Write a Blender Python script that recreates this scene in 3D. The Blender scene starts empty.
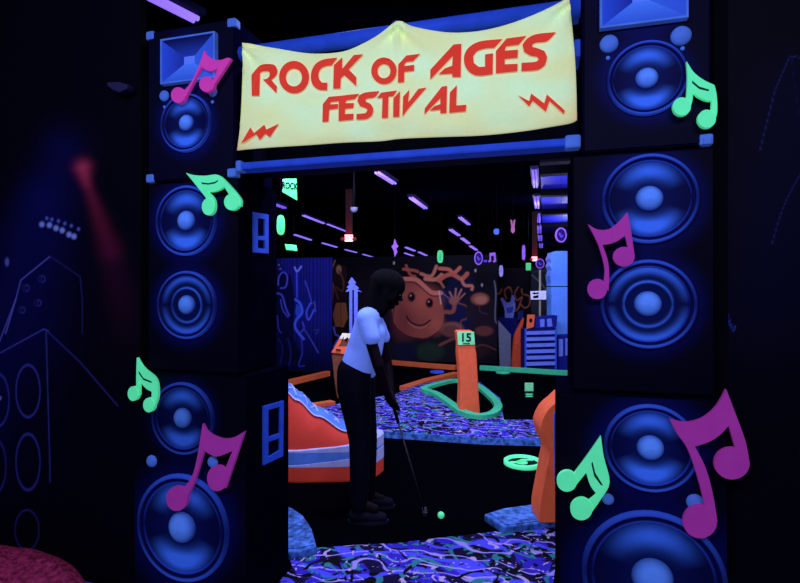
import bpy, bmesh, math, random
import numpy as np
from mathutils import Vector, geometry, Matrix, noise as mnoise
random.seed(7)
scn = bpy.context.scene
COL = scn.collection
PI = math.pi
# ------------------------------------------------------------ camera frame
FPX, CX, CY, H = 520.0, 400.0, 291.5, 1.5
TH = math.atan(145 / FPX)
SN, CS = math.sin(TH), math.cos(TH)
Fv = Vector((-SN, CS, 0)); Rv = Vector((CS, SN, 0)); Zv = Vector((0, 0, 1))
EYE = Vector((0, 0, H))
def ray(px, py): return Fv + Rv * ((px - CX) / FPX) + Zv * ((CY - py) / FPX)
def P(px, py, Y): d = ray(px, py); return EYE + d * (Y / d.y)        # on an upright plane Y = const
def PX(px, py, X): d = ray(px, py); return EYE + d * (X / d.x)       # on an upright plane X = const
def G(px, py, z=0.0): d = ray(px, py); return EYE + d * ((z - H) / d.z)   # on a level plane
def D(px, py, t): return EYE + ray(px, py) * t                       # at a distance
def XA(px, Y): return P(px, CY, Y).x
# ------------------------------------------------------------ materials
def lin(c):
    f = lambda v: v / 12.92 if v <= 0.04045 else ((v + 0.055) / 1.055) ** 2.4
    return tuple(f(x / 255.0) for x in c)
MATS = {}
def nodemat(name):
    m = bpy.data.materials.new(name); m.use_nodes = True
    return m, m.node_tree, m.node_tree.nodes['Principled BSDF']
def paint(name, rgb, rough=0.6, glow=0.0, vary=0.12, scale=14.0, metal=0.0, bump=0.0, spec=0.06):
    if name in MATS: return MATS[name]
    m, nt, b = nodemat(name); c = lin(rgb)
    tc = nt.nodes.new('ShaderNodeTexCoord'); n = nt.nodes.new('ShaderNodeTexNoise')
    n.inputs['Scale'].default_value = scale; n.inputs['Detail'].default_value = 4
    nt.links.new(tc.outputs['Object'], n.inputs['Vector'])
    r = nt.nodes.new('ShaderNodeValToRGB')
    r.color_ramp.elements[0].position = 0.3; r.color_ramp.elements[1].position = 0.7
    r.color_ramp.elements[0].color = tuple(x * (1 - vary) for x in c) + (1,)
    r.color_ramp.elements[1].color = tuple(min(1, x * (1 + vary)) for x in c) + (1,)
    nt.links.new(n.outputs['Fac'], r.inputs['Fac']); nt.links.new(r.outputs['Color'], b.inputs['Base Color'])
    b.inputs['Roughness'].default_value = rough; b.inputs['Metallic'].default_value = metal
    b.inputs['Specular IOR Level'].default_value = spec
    if glow:
        nt.links.new(r.outputs['Color'], b.inputs['Emission Color']); b.inputs['Emission Strength'].default_value = glow
    if bump:
        bp = nt.nodes.new('ShaderNodeBump'); bp.inputs['Strength'].default_value = bump; bp.inputs['Distance'].default_value = 0.01
        n2 = nt.nodes.new('ShaderNodeTexNoise'); n2.inputs['Scale'].default_value = scale * 5
        nt.links.new(tc.outputs['Object'], n2.inputs['Vector'])
        nt.links.new(n2.outputs['Fac'], bp.inputs['Height']); nt.links.new(bp.outputs['Normal'], b.inputs['Normal'])
    MATS[name] = m; return m
def lamp(name, rgb, strength):
    if name in MATS: return MATS[name]
    m, nt, b = nodemat(name); c = lin(rgb)
    b.inputs['Base Color'].default_value = c + (1,); b.inputs['Emission Color'].default_value = c + (1,)
    b.inputs['Emission Strength'].default_value = strength
    MATS[name] = m; return m
def artwork(name, glow=0.0, rough=0.6):            # airbrushed art, stored with the mesh
    if name in MATS: return MATS[name]
    m, nt, b = nodemat(name)
    a = nt.nodes.new('ShaderNodeAttribute'); a.attribute_name = 'paint'
    tc = nt.nodes.new('ShaderNodeTexCoord'); n = nt.nodes.new('ShaderNodeTexNoise'); n.inputs['Scale'].default_value = 60
    nt.links.new(tc.outputs['Object'], n.inputs['Vector'])
    mr = nt.nodes.new('ShaderNodeMapRange'); mr.inputs['To Min'].default_value = 0.93; mr.inputs['To Max'].default_value = 1.06
    nt.links.new(n.outputs['Fac'], mr.inputs['Value'])
    mx = nt.nodes.new('ShaderNodeVectorMath'); mx.operation = 'SCALE'
    nt.links.new(a.outputs['Color'], mx.inputs[0]); nt.links.new(mr.outputs['Result'], mx.inputs['Scale'])
    nt.links.new(mx.outputs['Vector'], b.inputs['Base Color'])
    b.inputs['Roughness'].default_value = rough; b.inputs['Specular IOR Level'].default_value = 0.05
    if glow:
        nt.links.new(mx.outputs['Vector'], b.inputs['Emission Color']); b.inputs['Emission Strength'].default_value = glow
    MATS[name] = m; return m
def carpet_mat():
    m, nt, b = nodemat('blacklight_carpet'); L = nt.links.new; N = nt.nodes.new
    tc = N('ShaderNodeTexCoord')
    def mask(kind, scale, lo, hi, dist=0.0, off=0.0):
        mp = N('ShaderNodeMapping'); mp.inputs['Location'].default_value = (off, off * 0.7, 0)
        L(tc.outputs['Object'], mp.inputs['Vector'])
        if kind == 'wave':
            t = N('ShaderNodeTexWave'); t.inputs['Detail'].default_value = 1.5; t.inputs['Detail Scale'].default_value = 1.6
            t.inputs['Distortion'].default_value = dist; t.wave_type = 'RINGS'
        else:
            t = N('ShaderNodeTexNoise'); t.inputs['Detail'].default_value = 1; t.inputs['Distortion'].default_value = dist
        t.inputs['Scale'].default_value = scale; L(mp.outputs['Vector'], t.inputs['Vector'])
        r = N('ShaderNodeMapRange'); r.inputs['From Min'].default_value = lo; r.inputs['From Max'].default_value = hi
        L(t.outputs['Fac'], r.inputs['Value']); return r.outputs['Result']
    def mix(a, fac, rgb):
        x = N('ShaderNodeMix'); x.data_type = 'RGBA'; L(fac, x.inputs['Factor'])
        if isinstance(a, tuple): x.inputs['A'].default_value = a
        else: L(a, x.inputs['A'])
        x.inputs['B'].default_value = lin(rgb) + (1,); return x.outputs['Result']
    c = lin((14, 8, 52)) + (1,)
    c = mix(c, mask('noise', 4, .51, .54, 1.5), (48, 36, 176))
    c = mix(c, mask('noise', 5.5, .57, .60, 2.5, 3.1), (40, 120, 128))
    c = mix(c, mask('wave', 1.35, .88, .96, 9, 1.3), (74, 74, 226))
    c = mix(c, mask('wave', 2.1, .945, .985, 12, 7.7), (150, 136, 226))
    c = mix(c, mask('noise', 9, .655, .67, 3, 9.2), (176, 156, 205))
    c = mix(c, mask('noise', 5, .59, .62, 3, 15.4), (3, 3, 10))
    L(c, b.inputs['Base Color']); L(c, b.inputs['Emission Color']); b.inputs['Emission Strength'].default_value = 0.08
    b.inputs['Roughness'].default_value = 0.9; b.inputs['Specular IOR Level'].default_value = 0.1
    return m
CARPET = carpet_mat()
CURB = paint('mottled_blue_curb', (70, 118, 205), vary=0.75, scale=26, glow=.05)
GLW = 0.15
NAVY = paint('navy_cabinet_paint', (7, 7, 34), 0.95, vary=0.25, scale=4, spec=0)
NAVYD = paint('dark_navy_cabinet_paint', (4, 4, 20), 0.95, vary=0.3, scale=4, spec=0)
BLUE = paint('fluorescent_blue_paint', (40, 78, 204), 0.5, glow=GLW)
LBLUE = paint('light_blue_paint', (80, 124, 218), 0.5, glow=GLW)
GREEN = paint('fluorescent_green_paint', (96, 246, 168), 0.5, glow=.42, vary=.05)
PINK = paint('fluorescent_pink_paint', (206, 62, 166), 0.5, glow=.3, vary=.06)
PURP = paint('fluorescent_magenta_paint', (174, 56, 160), 0.5, glow=.22, vary=.06)
RED = paint('fluorescent_red_paint', (226, 62, 42), 0.55, glow=.32, vary=.05)
ORANGE = paint('fluorescent_orange_paint', (212, 94, 60), 0.5, glow=.22, vary=.08)
BLACK = paint('black_paint', (6, 6, 12), 0.7)
# ------------------------------------------------------------ objects
def tag(o, label=None, cat=None, group=None, kind=None):
    if label: o['label'] = label
    if cat: o['category'] = cat
    if group: o['group'] = group
    if kind: o['kind'] = kind
    return o
def thing(name, loc, label, cat, group=None):
    o = bpy.data.objects.new(name, None); o.location = loc; o.empty_display_size = 0.1
    COL.objects.link(o); return tag(o, label, cat, group)
def org(o):
    v = Vector((0, 0, 0))
    while o is not None: v += o.location; o = o.parent
    return v
def mk(name, vs, fs, mat, parent=None, smooth=False, bevel=0.0, colors=None, seg=2):
    vs = [Vector(v) for v in vs]
    if parent is None:
        xs = [v.x for v in vs]; ys = [v.y for v in vs]; zs = [v.z for v in vs]
        o0 = Vector(((min(xs) + max(xs)) / 2, (min(ys) + max(ys)) / 2, min(zs)))
    else: o0 = org(parent)
    me = bpy.data.meshes.new(name); me.from_pydata([v - o0 for v in vs], [], fs); me.update()
    if colors is not None:
        at = me.color_attributes.new('paint', 'FLOAT_COLOR', 'POINT')
        ca = np.ones((len(vs), 4), dtype=np.float32); ca[:, :3] = colors
        at.data.foreach_set('color', ca.ravel())
    else:
        bm = bmesh.new(); bm.from_mesh(me); bmesh.ops.recalc_face_normals(bm, faces=bm.faces); bm.to_mesh(me); bm.free()
    if smooth: me.polygons.foreach_set('use_smooth', [True] * len(me.polygons))
    me.materials.append(mat)
    o = bpy.data.objects.new(name, me); COL.objects.link(o)
    if parent is None: o.location = o0
    else: o.parent = parent
    if bevel:
        b = o.modifiers.new('bevel', 'BEVEL'); b.width = bevel; b.segments = seg; b.limit_method = 'ANGLE'; b.angle_limit = math.radians(40)
    return o
BOXF = [(0, 1, 3, 2), (4, 6, 7, 5), (0, 4, 5, 1), (2, 3, 7, 6), (0, 2, 6, 4), (1, 5, 7, 3)]
def boxv(x0, x1, y0, y1, z0, z1): return [(x, y, z) for x in (x0, x1) for y in (y0, y1) for z in (z0, z1)]
def box(name, x0, x1, y0, y1, z0, z1, mat, parent=None, bevel=0.0):
    return mk(name, boxv(x0, x1, y0, y1, z0, z1), BOXF, mat, parent, bevel=bevel)
def prism(name, loops, off, mat, parent=None, bevel=0.0, smooth=False):
    """loops: closed 3D outlines (outer, then holes); off: the thickness as a vector"""
    loops = [[Vector(p) for p in l] for l in loops]; off = Vector(off)
    tri = geometry.tessellate_polygon(loops); flat = [p for l in loops for p in l]; n = len(flat)
    vs = flat + [p + off for p in flat]; fs = [tuple(t) for t in tri] + [tuple(i + n for i in reversed(t)) for t in tri]
    k = 0
    for l in loops:
        m = len(l)
        for i in range(m): a, b = k + i, k + (i + 1) % m; fs.append((a, b, b + n, a + n))
        k += m
    return mk(name, vs, fs, mat, parent, bevel=bevel, smooth=smooth)
def ell(cx, cy, rx, ry, n=40): return [(cx + rx * math.cos(2 * PI * i / n), cy + ry * math.sin(2 * PI * i / n)) for i in range(n)]
def spline(pts, k=5, closed=False):
    out = []; n = len(pts)
    for i in range(n if closed else n - 1):
        p = [pts[(i + j) % n] if closed else pts[max(0, min(n - 1, i + j))] for j in (-1, 0, 1, 2)]
        for s in range(k):
            t = s / k
            out.append(tuple(0.5 * (2 * p[1][a] + (p[2][a] - p[0][a]) * t + (2 * p[0][a] - 5 * p[1][a] + 4 * p[2][a] - p[3][a]) * t * t + (3 * p[1][a] - p[0][a] - 3 * p[2][a] + p[3][a]) * t ** 3) for a in range(len(pts[0]))))
    if not closed: out.append(tuple(pts[-1]))
    return out
def soften(pts, lim=48, k=4):
    """round a traced outline between its sharp corners"""
    n = len(pts); cor = []
    for i in range(n):
        a, b, c = pts[i - 1], pts[i], pts[(i + 1) % n]; t = math.degrees(math.atan2(c[1] - b[1], c[0] - b[0]) - math.atan2(b[1] - a[1], b[0] - a[0])); t = abs((t + 180) % 360 - 180)
        if t > lim: cor.append(i)
    if len(cor) < 2: return spline(pts, k, True)
    out = []
    for i, a in enumerate(cor):
        b = cor[(i + 1) % len(cor)]; seg = [pts[j % n] for j in range(a, (b if b > a else b + n) + 1)]
        out += seg[:1] if len(seg) == 2 else spline(seg, k)[:-1]
    return out
def tubev(path, r, n=10, caps=True):
    path = [Vector(p) for p in path]; vs, fs = [], []
    m = len(path); rs = r if isinstance(r, (list, tuple)) else [r] * m
    up = None
    for i, p in enumerate(path):
        d = (path[min(i + 1, m - 1)] - path[max(i - 1, 0)]).normalized()
        if up is None: up = Vector((0, 0, 1)) if abs(d.z) < .9 else Vector((1, 0, 0))
        s = d.cross(up).normalized(); up = s.cross(d).normalized()
        for k in range(n): a = 2 * PI * k / n; vs.append(p + (s * math.cos(a) + up * math.sin(a)) * rs[i])
    for i in range(m - 1):
        for k in range(n): a, b = i * n + k, i * n + (k + 1) % n; fs.append((a, b, b + n, a + n))
    if caps: fs.append(tuple(range(n))[::-1]); fs.append(tuple(range((m - 1) * n, m * n)))
    return vs, fs
def tube(name, path, r, mat, parent=None, n=10): v, f = tubev(path, r, n); return mk(name, v, f, mat, parent, smooth=True)
def lathe(name, prof, c, axis, mat, parent=None, n=56, sx=1.0, color=None, art=None):
    """prof: (radius, height along axis); axis: unit vector"""
    a = Vector(axis).normalized(); s = (Vector((0, 0, 1)) if abs(a.z) < .9 else Vector((1, 0, 0))).cross(a).normalized(); u = a.cross(s)
    vs, fs, cl = [], [], []
    for (r, h) in prof:
        for k in range(n):
            th = 2 * PI * k / n; vs.append(Vector(c) + a * h + s * (r * sx * math.cos(th)) + u * (r * math.sin(th)))
            if color: cl.append(color(r, math.sin(th), math.cos(th)))
    for i in range(len(prof) - 1):
        for k in range(n): p, q = i * n + k, i * n + (k + 1) % n; fs.append((p, q, q + n, p + n))
    if prof[-1][0] > 1e-5: fs.append(tuple(range((len(prof) - 1) * n, len(prof) * n)))
    return mk(name, vs, fs, mat, parent, smooth=True, colors=cl if color else None)
def text(name, s, o, right, up, size, mat, parent, ext=0.002, align='CENTER', wide=1.0):
    cu = bpy.data.curves.new(name, 'FONT'); cu.body = s; cu.align_x = align; cu.align_y = 'CENTER'; cu.size = size; cu.extrude = ext; cu.offset = size * .02
    t = bpy.data.objects.new(name, cu); COL.objects.link(t); dg = bpy.context.evaluated_depsgraph_get()
    me = bpy.data.meshes.new_from_object(t.evaluated_get(dg)); bpy.data.objects.remove(t)
    right = Vector(right).normalized(); up = Vector(up).normalized(); nn = right.cross(up)
    vs = [Vector(o) + right * v.co.x * wide + up * v.co.y + nn * v.co.z for v in me.vertices]
    return mk(name, vs, [tuple(p.vertices) for p in me.polygons], mat, parent)
def blob(name, caps, mat, parent, voxel=0.008, smooth=4, balls=()):
    """tapered capsules and ellipsoids fused into one continuous skin"""
    bm = bmesh.new()
    def ball(c, r, rot=None):
        b = bmesh.ops.create_icosphere(bm, subdivisions=3, radius=1.0)['verts']
        for v in b:
            q = Vector((v.co.x * r[0], v.co.y * r[1], v.co.z * r[2]))
            v.co = (rot @ q if rot else q) + Vector(c)
    for (a, ra, b_, rb) in caps:
        a, b_ = Vector(a), Vector(b_); n = max(2, int((b_ - a).length / (min(ra, rb) * .35)) + 1)
        vs = []; fs = []
        prof = []
        path = [a.lerp(b_, i / n) for i in range(n + 1)]
        v, f = tubev(path, [ra + (rb - ra) * i / n for i in range(n + 1)], 20)
        bv = [bm.verts.new(x) for x in v]
        for q in f: bm.faces.new([bv[i] for i in q])
        ball(a, (ra,) * 3); ball(b_, (rb,) * 3)
    for (c, r, rot) in balls: ball(c, r, rot)
    o0 = org(parent); me = bpy.data.meshes.new(name)
    for v in bm.verts: v.co -= o0
    bmesh.ops.recalc_face_normals(bm, faces=bm.faces); bm.to_mesh(me); bm.free()
    me.materials.append(mat); t = bpy.data.objects.new(name, me); COL.objects.link(t)
    r = t.modifiers.new('r', 'REMESH'); r.mode = 'VOXEL'; r.voxel_size = voxel; r.use_smooth_shade = True
    s = t.modifiers.new('s', 'SMOOTH'); s.iterations = smooth; s.factor = 0.5
    dg = bpy.context.evaluated_depsgraph_get(); m2 = bpy.data.meshes.new_from_object(t.evaluated_get(dg)); bpy.data.objects.remove(t)
    m2.name = name; o = bpy.data.objects.new(name, m2); COL.objects.link(o); o.parent = parent
    return o
# ------------------------------------------------------------ painted panels (numpy art in the panel's own plane)
class Art:
    def __init__(s, x, y, bg): s.x, s.y = x, y; s.c = np.zeros(x.shape + (3,)) + np.array(lin(bg))
    def put(s, m, rgb, k=1.0): m = (np.clip(m, 0, 1) * k)[..., None]; s.c = s.c * (1 - m) + np.array(lin(rgb)) * m
    def dseg(s, a, b):
        ax, ay = a; bx, by = b; dx, dy = bx - ax, by - ay; t = np.clip(((s.x - ax) * dx + (s.y - ay) * dy) / (dx * dx + dy * dy + 1e-9), 0, 1)
        return np.hypot(s.x - ax - t * dx, s.y - ay - t * dy), t
    def line(s, pts, w, rgb, soft=.6, k=1.0, curve=False):
        if curve: pts = spline(pts, 4)
        d = np.full(s.x.shape, 1e9)
        for a, b in zip(pts, pts[1:]): d = np.minimum(d, s.dseg(a, b)[0])
        s.put((w / 2 + soft / 2 - d) / soft, rgb, k)
    def beam(s, a, b, w0, w1, rgb, k0, k1):
        d, t = s.dseg(a, b); w = w0 + (w1 - w0) * t; s.put(np.exp(-(d / w) ** 2) * (k0 + (k1 - k0) * t), rgb)
    def oval(s, cx, cy, rx, ry, rgb, soft=.25, k=1.0): s.put((1 + soft / 2 - np.hypot((s.x - cx) / rx, (s.y - cy) / ry)) / soft, rgb, k)
    def ring(s, cx, cy, rx, ry, w, rgb, k=1.0, soft=.5): d = np.abs(np.hypot((s.x - cx) / rx, (s.y - cy) / ry) - 1) * min(rx, ry); s.put((w / 2 + soft / 2 - d) / soft, rgb, k)
    def poly(s, pts, rgb, k=1.0):
        ins = np.zeros(s.x.shape, bool); n = len(pts)
        for i in range(n):
            x0, y0 = pts[i]; x1, y1 = pts[(i + 1) % n]
            c = ((y0 > s.y) != (y1 > s.y)); ins ^= c & (s.x < (x1 - x0) * (s.y - y0) / (y1 - y0 + 1e-12) + x0)
        s.put(ins.astype(float), rgb, k)
def project_px(X, Y, Z):
    d = -SN * X + CS * Y; r = CS * X + SN * Y; return CX + FPX * r / d, CY - FPX * (Z - H) / d
def panel(name, x0, x1, Y, z0, z1, step, bg, fn, parent=None, depth=0.06, glow=0.0, gain=1.0):
    nx = int((x1 - x0) / step) + 1; nz = int((z1 - z0) / step) + 1
    X, Z = np.meshgrid(np.linspace(x0, x1, nx), np.linspace(z0, z1, nz)); px, py = project_px(X, Y, Z)
    a = Art(px, py, bg); fn(a)
    vs = [(X.flat[i], Y, Z.flat[i]) for i in range(nx * nz)]
    fs = [(j * nx + i, j * nx + i + 1, (j + 1) * nx + i + 1, (j + 1) * nx + i) for j in range(nz - 1) for i in range(nx - 1)]
    n = len(vs); ring = [0, nx - 1, nz * nx - 1, (nz - 1) * nx]
    vs += [(vs[i][0], Y + depth, vs[i][2]) for i in ring]
    for k in range(4):
        a_, b_ = ring[k], ring[(k + 1) % 4]
        if k in (0, 2):
            st = 1 if b_ > a_ else -1; run = list(range(a_, b_ + st, st))
        else:
            st = nx if b_ > a_ else -nx; run = list(range(a_, b_ + st, st))
        fs.append(tuple(reversed(run)) + (n + k, n + (k + 1) % 4))
    fs.append((n + 3, n + 2, n + 1, n))
    cols = np.concatenate([a.c.reshape(-1, 3) * gain, np.zeros((4, 3)) + 0.003])
    return mk(name, vs, fs, artwork('airbrushed_mural', glow), parent, colors=cols)
def S(o, s, pts): return [(o[0] + x * s, o[1] + y * s) for x, y in pts]
# ============================================================ THE ROOM
W = 2.15; WB = 2.2; CEIL = 3.2
XLm, XLb = XA(147, W), XA(133, W)
XRm, XRb = XA(716, W), XA(731, W)
floor_m = paint('black_turf', (3, 3, 8), 0.95, vary=.5, scale=60, spec=0)
dark = paint('dark_room_paint', (4, 4, 12), 0.9, spec=.05)
tag(box('floor', -10, 4.5, -1.5, 27, -0.1, 0, floor_m), kind='structure')
tag(box('ceiling', -10, 4.5, -1.5, 27, CEIL, CEIL + .1, paint('black_ceiling', (1, 1, 8), 0.95, spec=.0)), kind='structure')
tag(box('wall_back', -10, 4.5, 27, 27.1, 0, CEIL, dark), kind='structure')
tag(box('wall_side', -10.1, -10, -1.5, 27, 0, CEIL, dark), kind='structure')
tag(box('wall_right', 4.5, 4.6, -1.5, 27, 0, CEIL, dark), kind='structure')
tag(box('wall_rear', -10, 4.5, -1.6, -1.5, 0, CEIL, dark), kind='structure')
# mural walls on both sides of the archway
def art_left(a):
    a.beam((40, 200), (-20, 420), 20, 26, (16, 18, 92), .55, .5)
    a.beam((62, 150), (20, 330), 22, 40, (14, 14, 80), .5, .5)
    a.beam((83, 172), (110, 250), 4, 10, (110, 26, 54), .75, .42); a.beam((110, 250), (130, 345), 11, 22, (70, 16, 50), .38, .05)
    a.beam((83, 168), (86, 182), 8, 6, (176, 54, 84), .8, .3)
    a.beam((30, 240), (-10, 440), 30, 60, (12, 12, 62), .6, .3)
    for x, y in S((0, 190), .1887, [(248, 150), (275, 156), (310, 165), (344, 178), (378, 190), (416, 207)]): a.oval(x, y, 1.6, 1.8, (76, 92, 186), .8)
    for x, y in S((0, 190), .1887, [(222, 182), (262, 186), (297, 202), (330, 214), (366, 236), (392, 246)]): a.oval(x, y, 2.4, 2.6, (130, 150, 226), .9)
    a.oval(7, 262, 2, 4, (90, 96, 176), .8)
    a.line(S((0, 190), .1887, [(-40, 900), (85, 575), (110, 478), (265, 352)]), 1.2, (84, 84, 172))
    a.line(S((0, 190), .1887, [(265, 352), (425, 460), (436, 580), (436, 760)]), .9, (40, 40, 104))
    a.line(S((0, 190), .1887, [(85, 575), (30, 760)]), 1.3, (90, 90, 180))
    for cx, cy, r in ((42, 279, 3.6), (26, 288, 3.6), (38, 303, 3.4), (22, 310, 3.4)): a.ring(cx, cy, r, r, .8, (44, 46, 118), .8); a.ring(cx + 1, cy, r * .5, r * .8, .6, (70, 74, 160), .5)
    for pts, w, k in (([(0, 353), (44, 329), (48, 331)], 1.2, 1), ([(46, 330), (48, 400), (50, 470), (50, 482)], 1.1, .75), ([(46, 330), (80, 362), (118, 406)], 1.0, .6)):
        a.line(pts, w, (66, 66, 160), k=k)
    for cx, cy, rx, ry, k in ((28, 391, 12, 26, .9), (28, 462, 12, 28, .8), (-2, 400, 11, 26, .8), (-4, 466, 10, 26, .6), (27, 530, 12, 20, .5)): a.ring(cx, cy, rx, ry, 1.3, (58, 58, 150), k)
    a.oval(0, 398, 1.5, 2, (120, 124, 190), .8)
def art_right(a):
    a.line([(760, 150), (775, 90), (790, 56), (806, 58)], .9, (44, 48, 110), k=.8); a.line([(791, 56), (800, 120)], .7, (26, 30, 80), k=.6)
    a.line([(830, 130), (800, 175), (783, 208), (772, 244)], .9, (50, 54, 126), k=.8, curve=True)
    a.line([(724, 304), (733, 330)], 1.3, (34, 44, 130)); a.line([(726, 318), (734, 332), (735, 326)], .9, (54, 64, 150))
    a.line([(834, 250), (812, 340), (800, 460)], .9, (26, 30, 80), k=.6)
    a.beam((800, 100), (770, 300), 40, 60, (8, 12, 44), .5, .4)
tag(panel('wall_left', -3.7, XLb - .006, WB, 0, CEIL, .0055, (4, 4, 17), art_left, depth=.04, gain=1.25), kind='structure')
tag(panel('wall_front', XRb + .006, 2.2, WB, 0, CEIL, .0055, (4, 4, 15), art_right, depth=.04, gain=1.2), kind='structure')
for nm, a_, b_, z_ in (('wall_left_outer', -10, -3.7, 0), ('wall_front_outer', 2.2, 4.5, 0), ('wall_left_infill', XLb - .006, XA(147, 2.24), 1.12), ('wall_front_infill', XRm + .003, XRb + .006, 1.12)):
    tag(box(nm, a_, b_, WB, WB + .04, z_, CEIL, dark), kind='structure')
# ============================================================ SPEAKER STACKS
def lerp3(a, b, t): t = max(0, min(1, t)); return tuple(x + (y - x) * t for x, y in zip(a, b))
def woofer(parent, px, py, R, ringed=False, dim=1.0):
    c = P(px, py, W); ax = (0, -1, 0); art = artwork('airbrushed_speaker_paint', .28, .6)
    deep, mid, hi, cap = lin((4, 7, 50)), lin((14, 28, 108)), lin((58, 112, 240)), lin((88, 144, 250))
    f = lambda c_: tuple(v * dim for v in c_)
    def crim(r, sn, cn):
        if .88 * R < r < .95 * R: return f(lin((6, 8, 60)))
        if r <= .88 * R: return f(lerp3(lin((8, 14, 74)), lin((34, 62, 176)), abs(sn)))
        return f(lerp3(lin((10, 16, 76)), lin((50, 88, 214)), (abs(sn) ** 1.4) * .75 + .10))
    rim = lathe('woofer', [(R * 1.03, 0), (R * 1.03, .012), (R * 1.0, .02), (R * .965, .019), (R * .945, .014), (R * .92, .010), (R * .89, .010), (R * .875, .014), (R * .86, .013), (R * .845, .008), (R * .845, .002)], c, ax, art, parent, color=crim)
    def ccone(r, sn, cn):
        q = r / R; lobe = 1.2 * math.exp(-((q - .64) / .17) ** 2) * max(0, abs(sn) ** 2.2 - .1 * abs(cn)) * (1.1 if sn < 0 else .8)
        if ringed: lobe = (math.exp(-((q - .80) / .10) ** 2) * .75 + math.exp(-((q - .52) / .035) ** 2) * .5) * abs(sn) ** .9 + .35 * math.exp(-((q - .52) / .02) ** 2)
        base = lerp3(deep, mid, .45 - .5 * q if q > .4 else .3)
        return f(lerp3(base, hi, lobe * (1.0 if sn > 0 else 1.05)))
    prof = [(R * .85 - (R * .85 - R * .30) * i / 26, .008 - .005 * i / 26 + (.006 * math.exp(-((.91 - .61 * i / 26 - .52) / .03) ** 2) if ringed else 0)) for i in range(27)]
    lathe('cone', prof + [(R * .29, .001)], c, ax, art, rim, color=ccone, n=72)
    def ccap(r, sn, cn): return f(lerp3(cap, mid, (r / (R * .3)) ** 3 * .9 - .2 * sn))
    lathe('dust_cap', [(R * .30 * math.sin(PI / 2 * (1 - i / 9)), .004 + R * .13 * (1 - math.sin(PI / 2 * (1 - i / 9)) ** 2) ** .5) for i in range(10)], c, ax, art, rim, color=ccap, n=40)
def knob(parent, px, py, r, name='knob', mat=None, sq=1.2):
    lathe(name, [(r * math.cos(PI / 2 * i / 8), r * .6 * math.sin(PI / 2 * i / 8)) for i in range(9)], P(px, py, W), (0, -1, 0), mat or LBLUE, parent, n=24, sx=1)
def horn(parent, x0, x1, z0, z1):
    art = artwork('airbrushed_speaker_paint', .28, .6); fw = .009
    o = [(x0, z0), (x1, z0), (x1, z1), (x0, z1)]; i_ = [(x0 + fw, z0 + fw), (x1 - fw, z0 + fw), (x1 - fw, z1 - fw), (x0 + fw, z1 - fw)]
    fr = prism('horn', [[(x, W - .03, z) for x, z in o], [(x, W - .03, z) for x, z in i_]], (0, .03, 0), LBLUE, parent, bevel=.002)
    cx, cz = (x0 + x1) / 2 - .005, (z0 + z1) / 2 + .002; th = [(cx - .03, cz - .018), (cx + .03, cz - .018), (cx + .03, cz + .018), (cx - .03, cz + .018)]
    vs, fs, cl = [], [], []
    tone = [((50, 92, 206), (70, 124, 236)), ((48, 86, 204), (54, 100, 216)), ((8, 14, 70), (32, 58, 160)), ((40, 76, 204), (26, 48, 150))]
    for k in range(4):
        a, b = i_[k], i_[(k + 1) % 4]; ta, tb = th[k], th[(k + 1) % 4]; m = 8; s0 = len(vs)
        for q in range(m + 1):
            t = q / m
            for (u, v) in ((a, ta), (b, tb)):
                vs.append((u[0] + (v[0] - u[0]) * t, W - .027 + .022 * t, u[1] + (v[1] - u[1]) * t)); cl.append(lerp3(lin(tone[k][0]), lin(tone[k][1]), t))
        for q in range(m): fs.append((s0 + 2 * q, s0 + 2 * q + 1, s0 + 2 * q + 3, s0 + 2 * q + 2))
    s0 = len(vs); vs += [(x, W - .005, z) for x, z in th]; cl += [lin((92, 128, 240))] * 4; fs.append((s0, s0 + 1, s0 + 2, s0 + 3))
    mk('horn_flare', vs, fs, art, fr, colors=cl)
def cabinet(label, x0, x1, z0, z1, yb, mat, corners, ws):
    t = thing('speaker_cabinet', ((x0 + x1) / 2, (W + yb) / 2, z0), label, 'speaker', 'speaker cabinets stacked beside the archway')
    box('cabinet_body', x0, x1, W + .004, yb, z0, z1, mat, t, bevel=.008)
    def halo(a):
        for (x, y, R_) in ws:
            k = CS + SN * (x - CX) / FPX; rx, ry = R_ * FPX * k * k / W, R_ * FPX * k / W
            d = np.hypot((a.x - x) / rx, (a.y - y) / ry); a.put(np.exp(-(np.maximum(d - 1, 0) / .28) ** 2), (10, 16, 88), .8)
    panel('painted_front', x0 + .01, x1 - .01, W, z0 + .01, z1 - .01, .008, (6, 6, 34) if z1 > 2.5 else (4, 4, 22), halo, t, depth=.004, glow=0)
    for (cx_, cz_) in corners:
        sx = 1 if cx_ == 0 else -1; sz = 1 if cz_ == 0 else -1; X = x0 if cx_ == 0 else x1; Zc = z0 if cz_ == 0 else z1; s = .042; e = .005
        xa, xb = sorted((X - sx * e, X + sx * s)); za, zb = sorted((Zc + sz * .0, Zc + sz * s))
        box('corner_protector', xa, xb, W - e, W + s, za + (.0 if sz > 0 else 0), zb, LBLUE, t, bevel=.008)
    return t
YB = PX(277, 291, XA(240, W)).y
YB2 = max(YB, PX(289, 291, XA(248, W)).y)
Z1, Z2, Z3 = 1.11, 2.04, 2.79
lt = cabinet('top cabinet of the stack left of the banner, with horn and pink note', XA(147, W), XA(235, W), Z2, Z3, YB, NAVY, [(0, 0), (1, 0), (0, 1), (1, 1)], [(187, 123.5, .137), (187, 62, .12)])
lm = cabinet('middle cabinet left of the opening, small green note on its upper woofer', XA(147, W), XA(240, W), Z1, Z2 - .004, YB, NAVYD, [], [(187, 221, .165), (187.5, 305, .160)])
lb = cabinet('floor-standing cabinet left of the opening, with pink note over its big woofer', XA(133, W), XA(248, W), 0, Z1 - .004, YB2, NAVYD, [], [(183.5, 418, .150), (183, 527, .252)])
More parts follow.
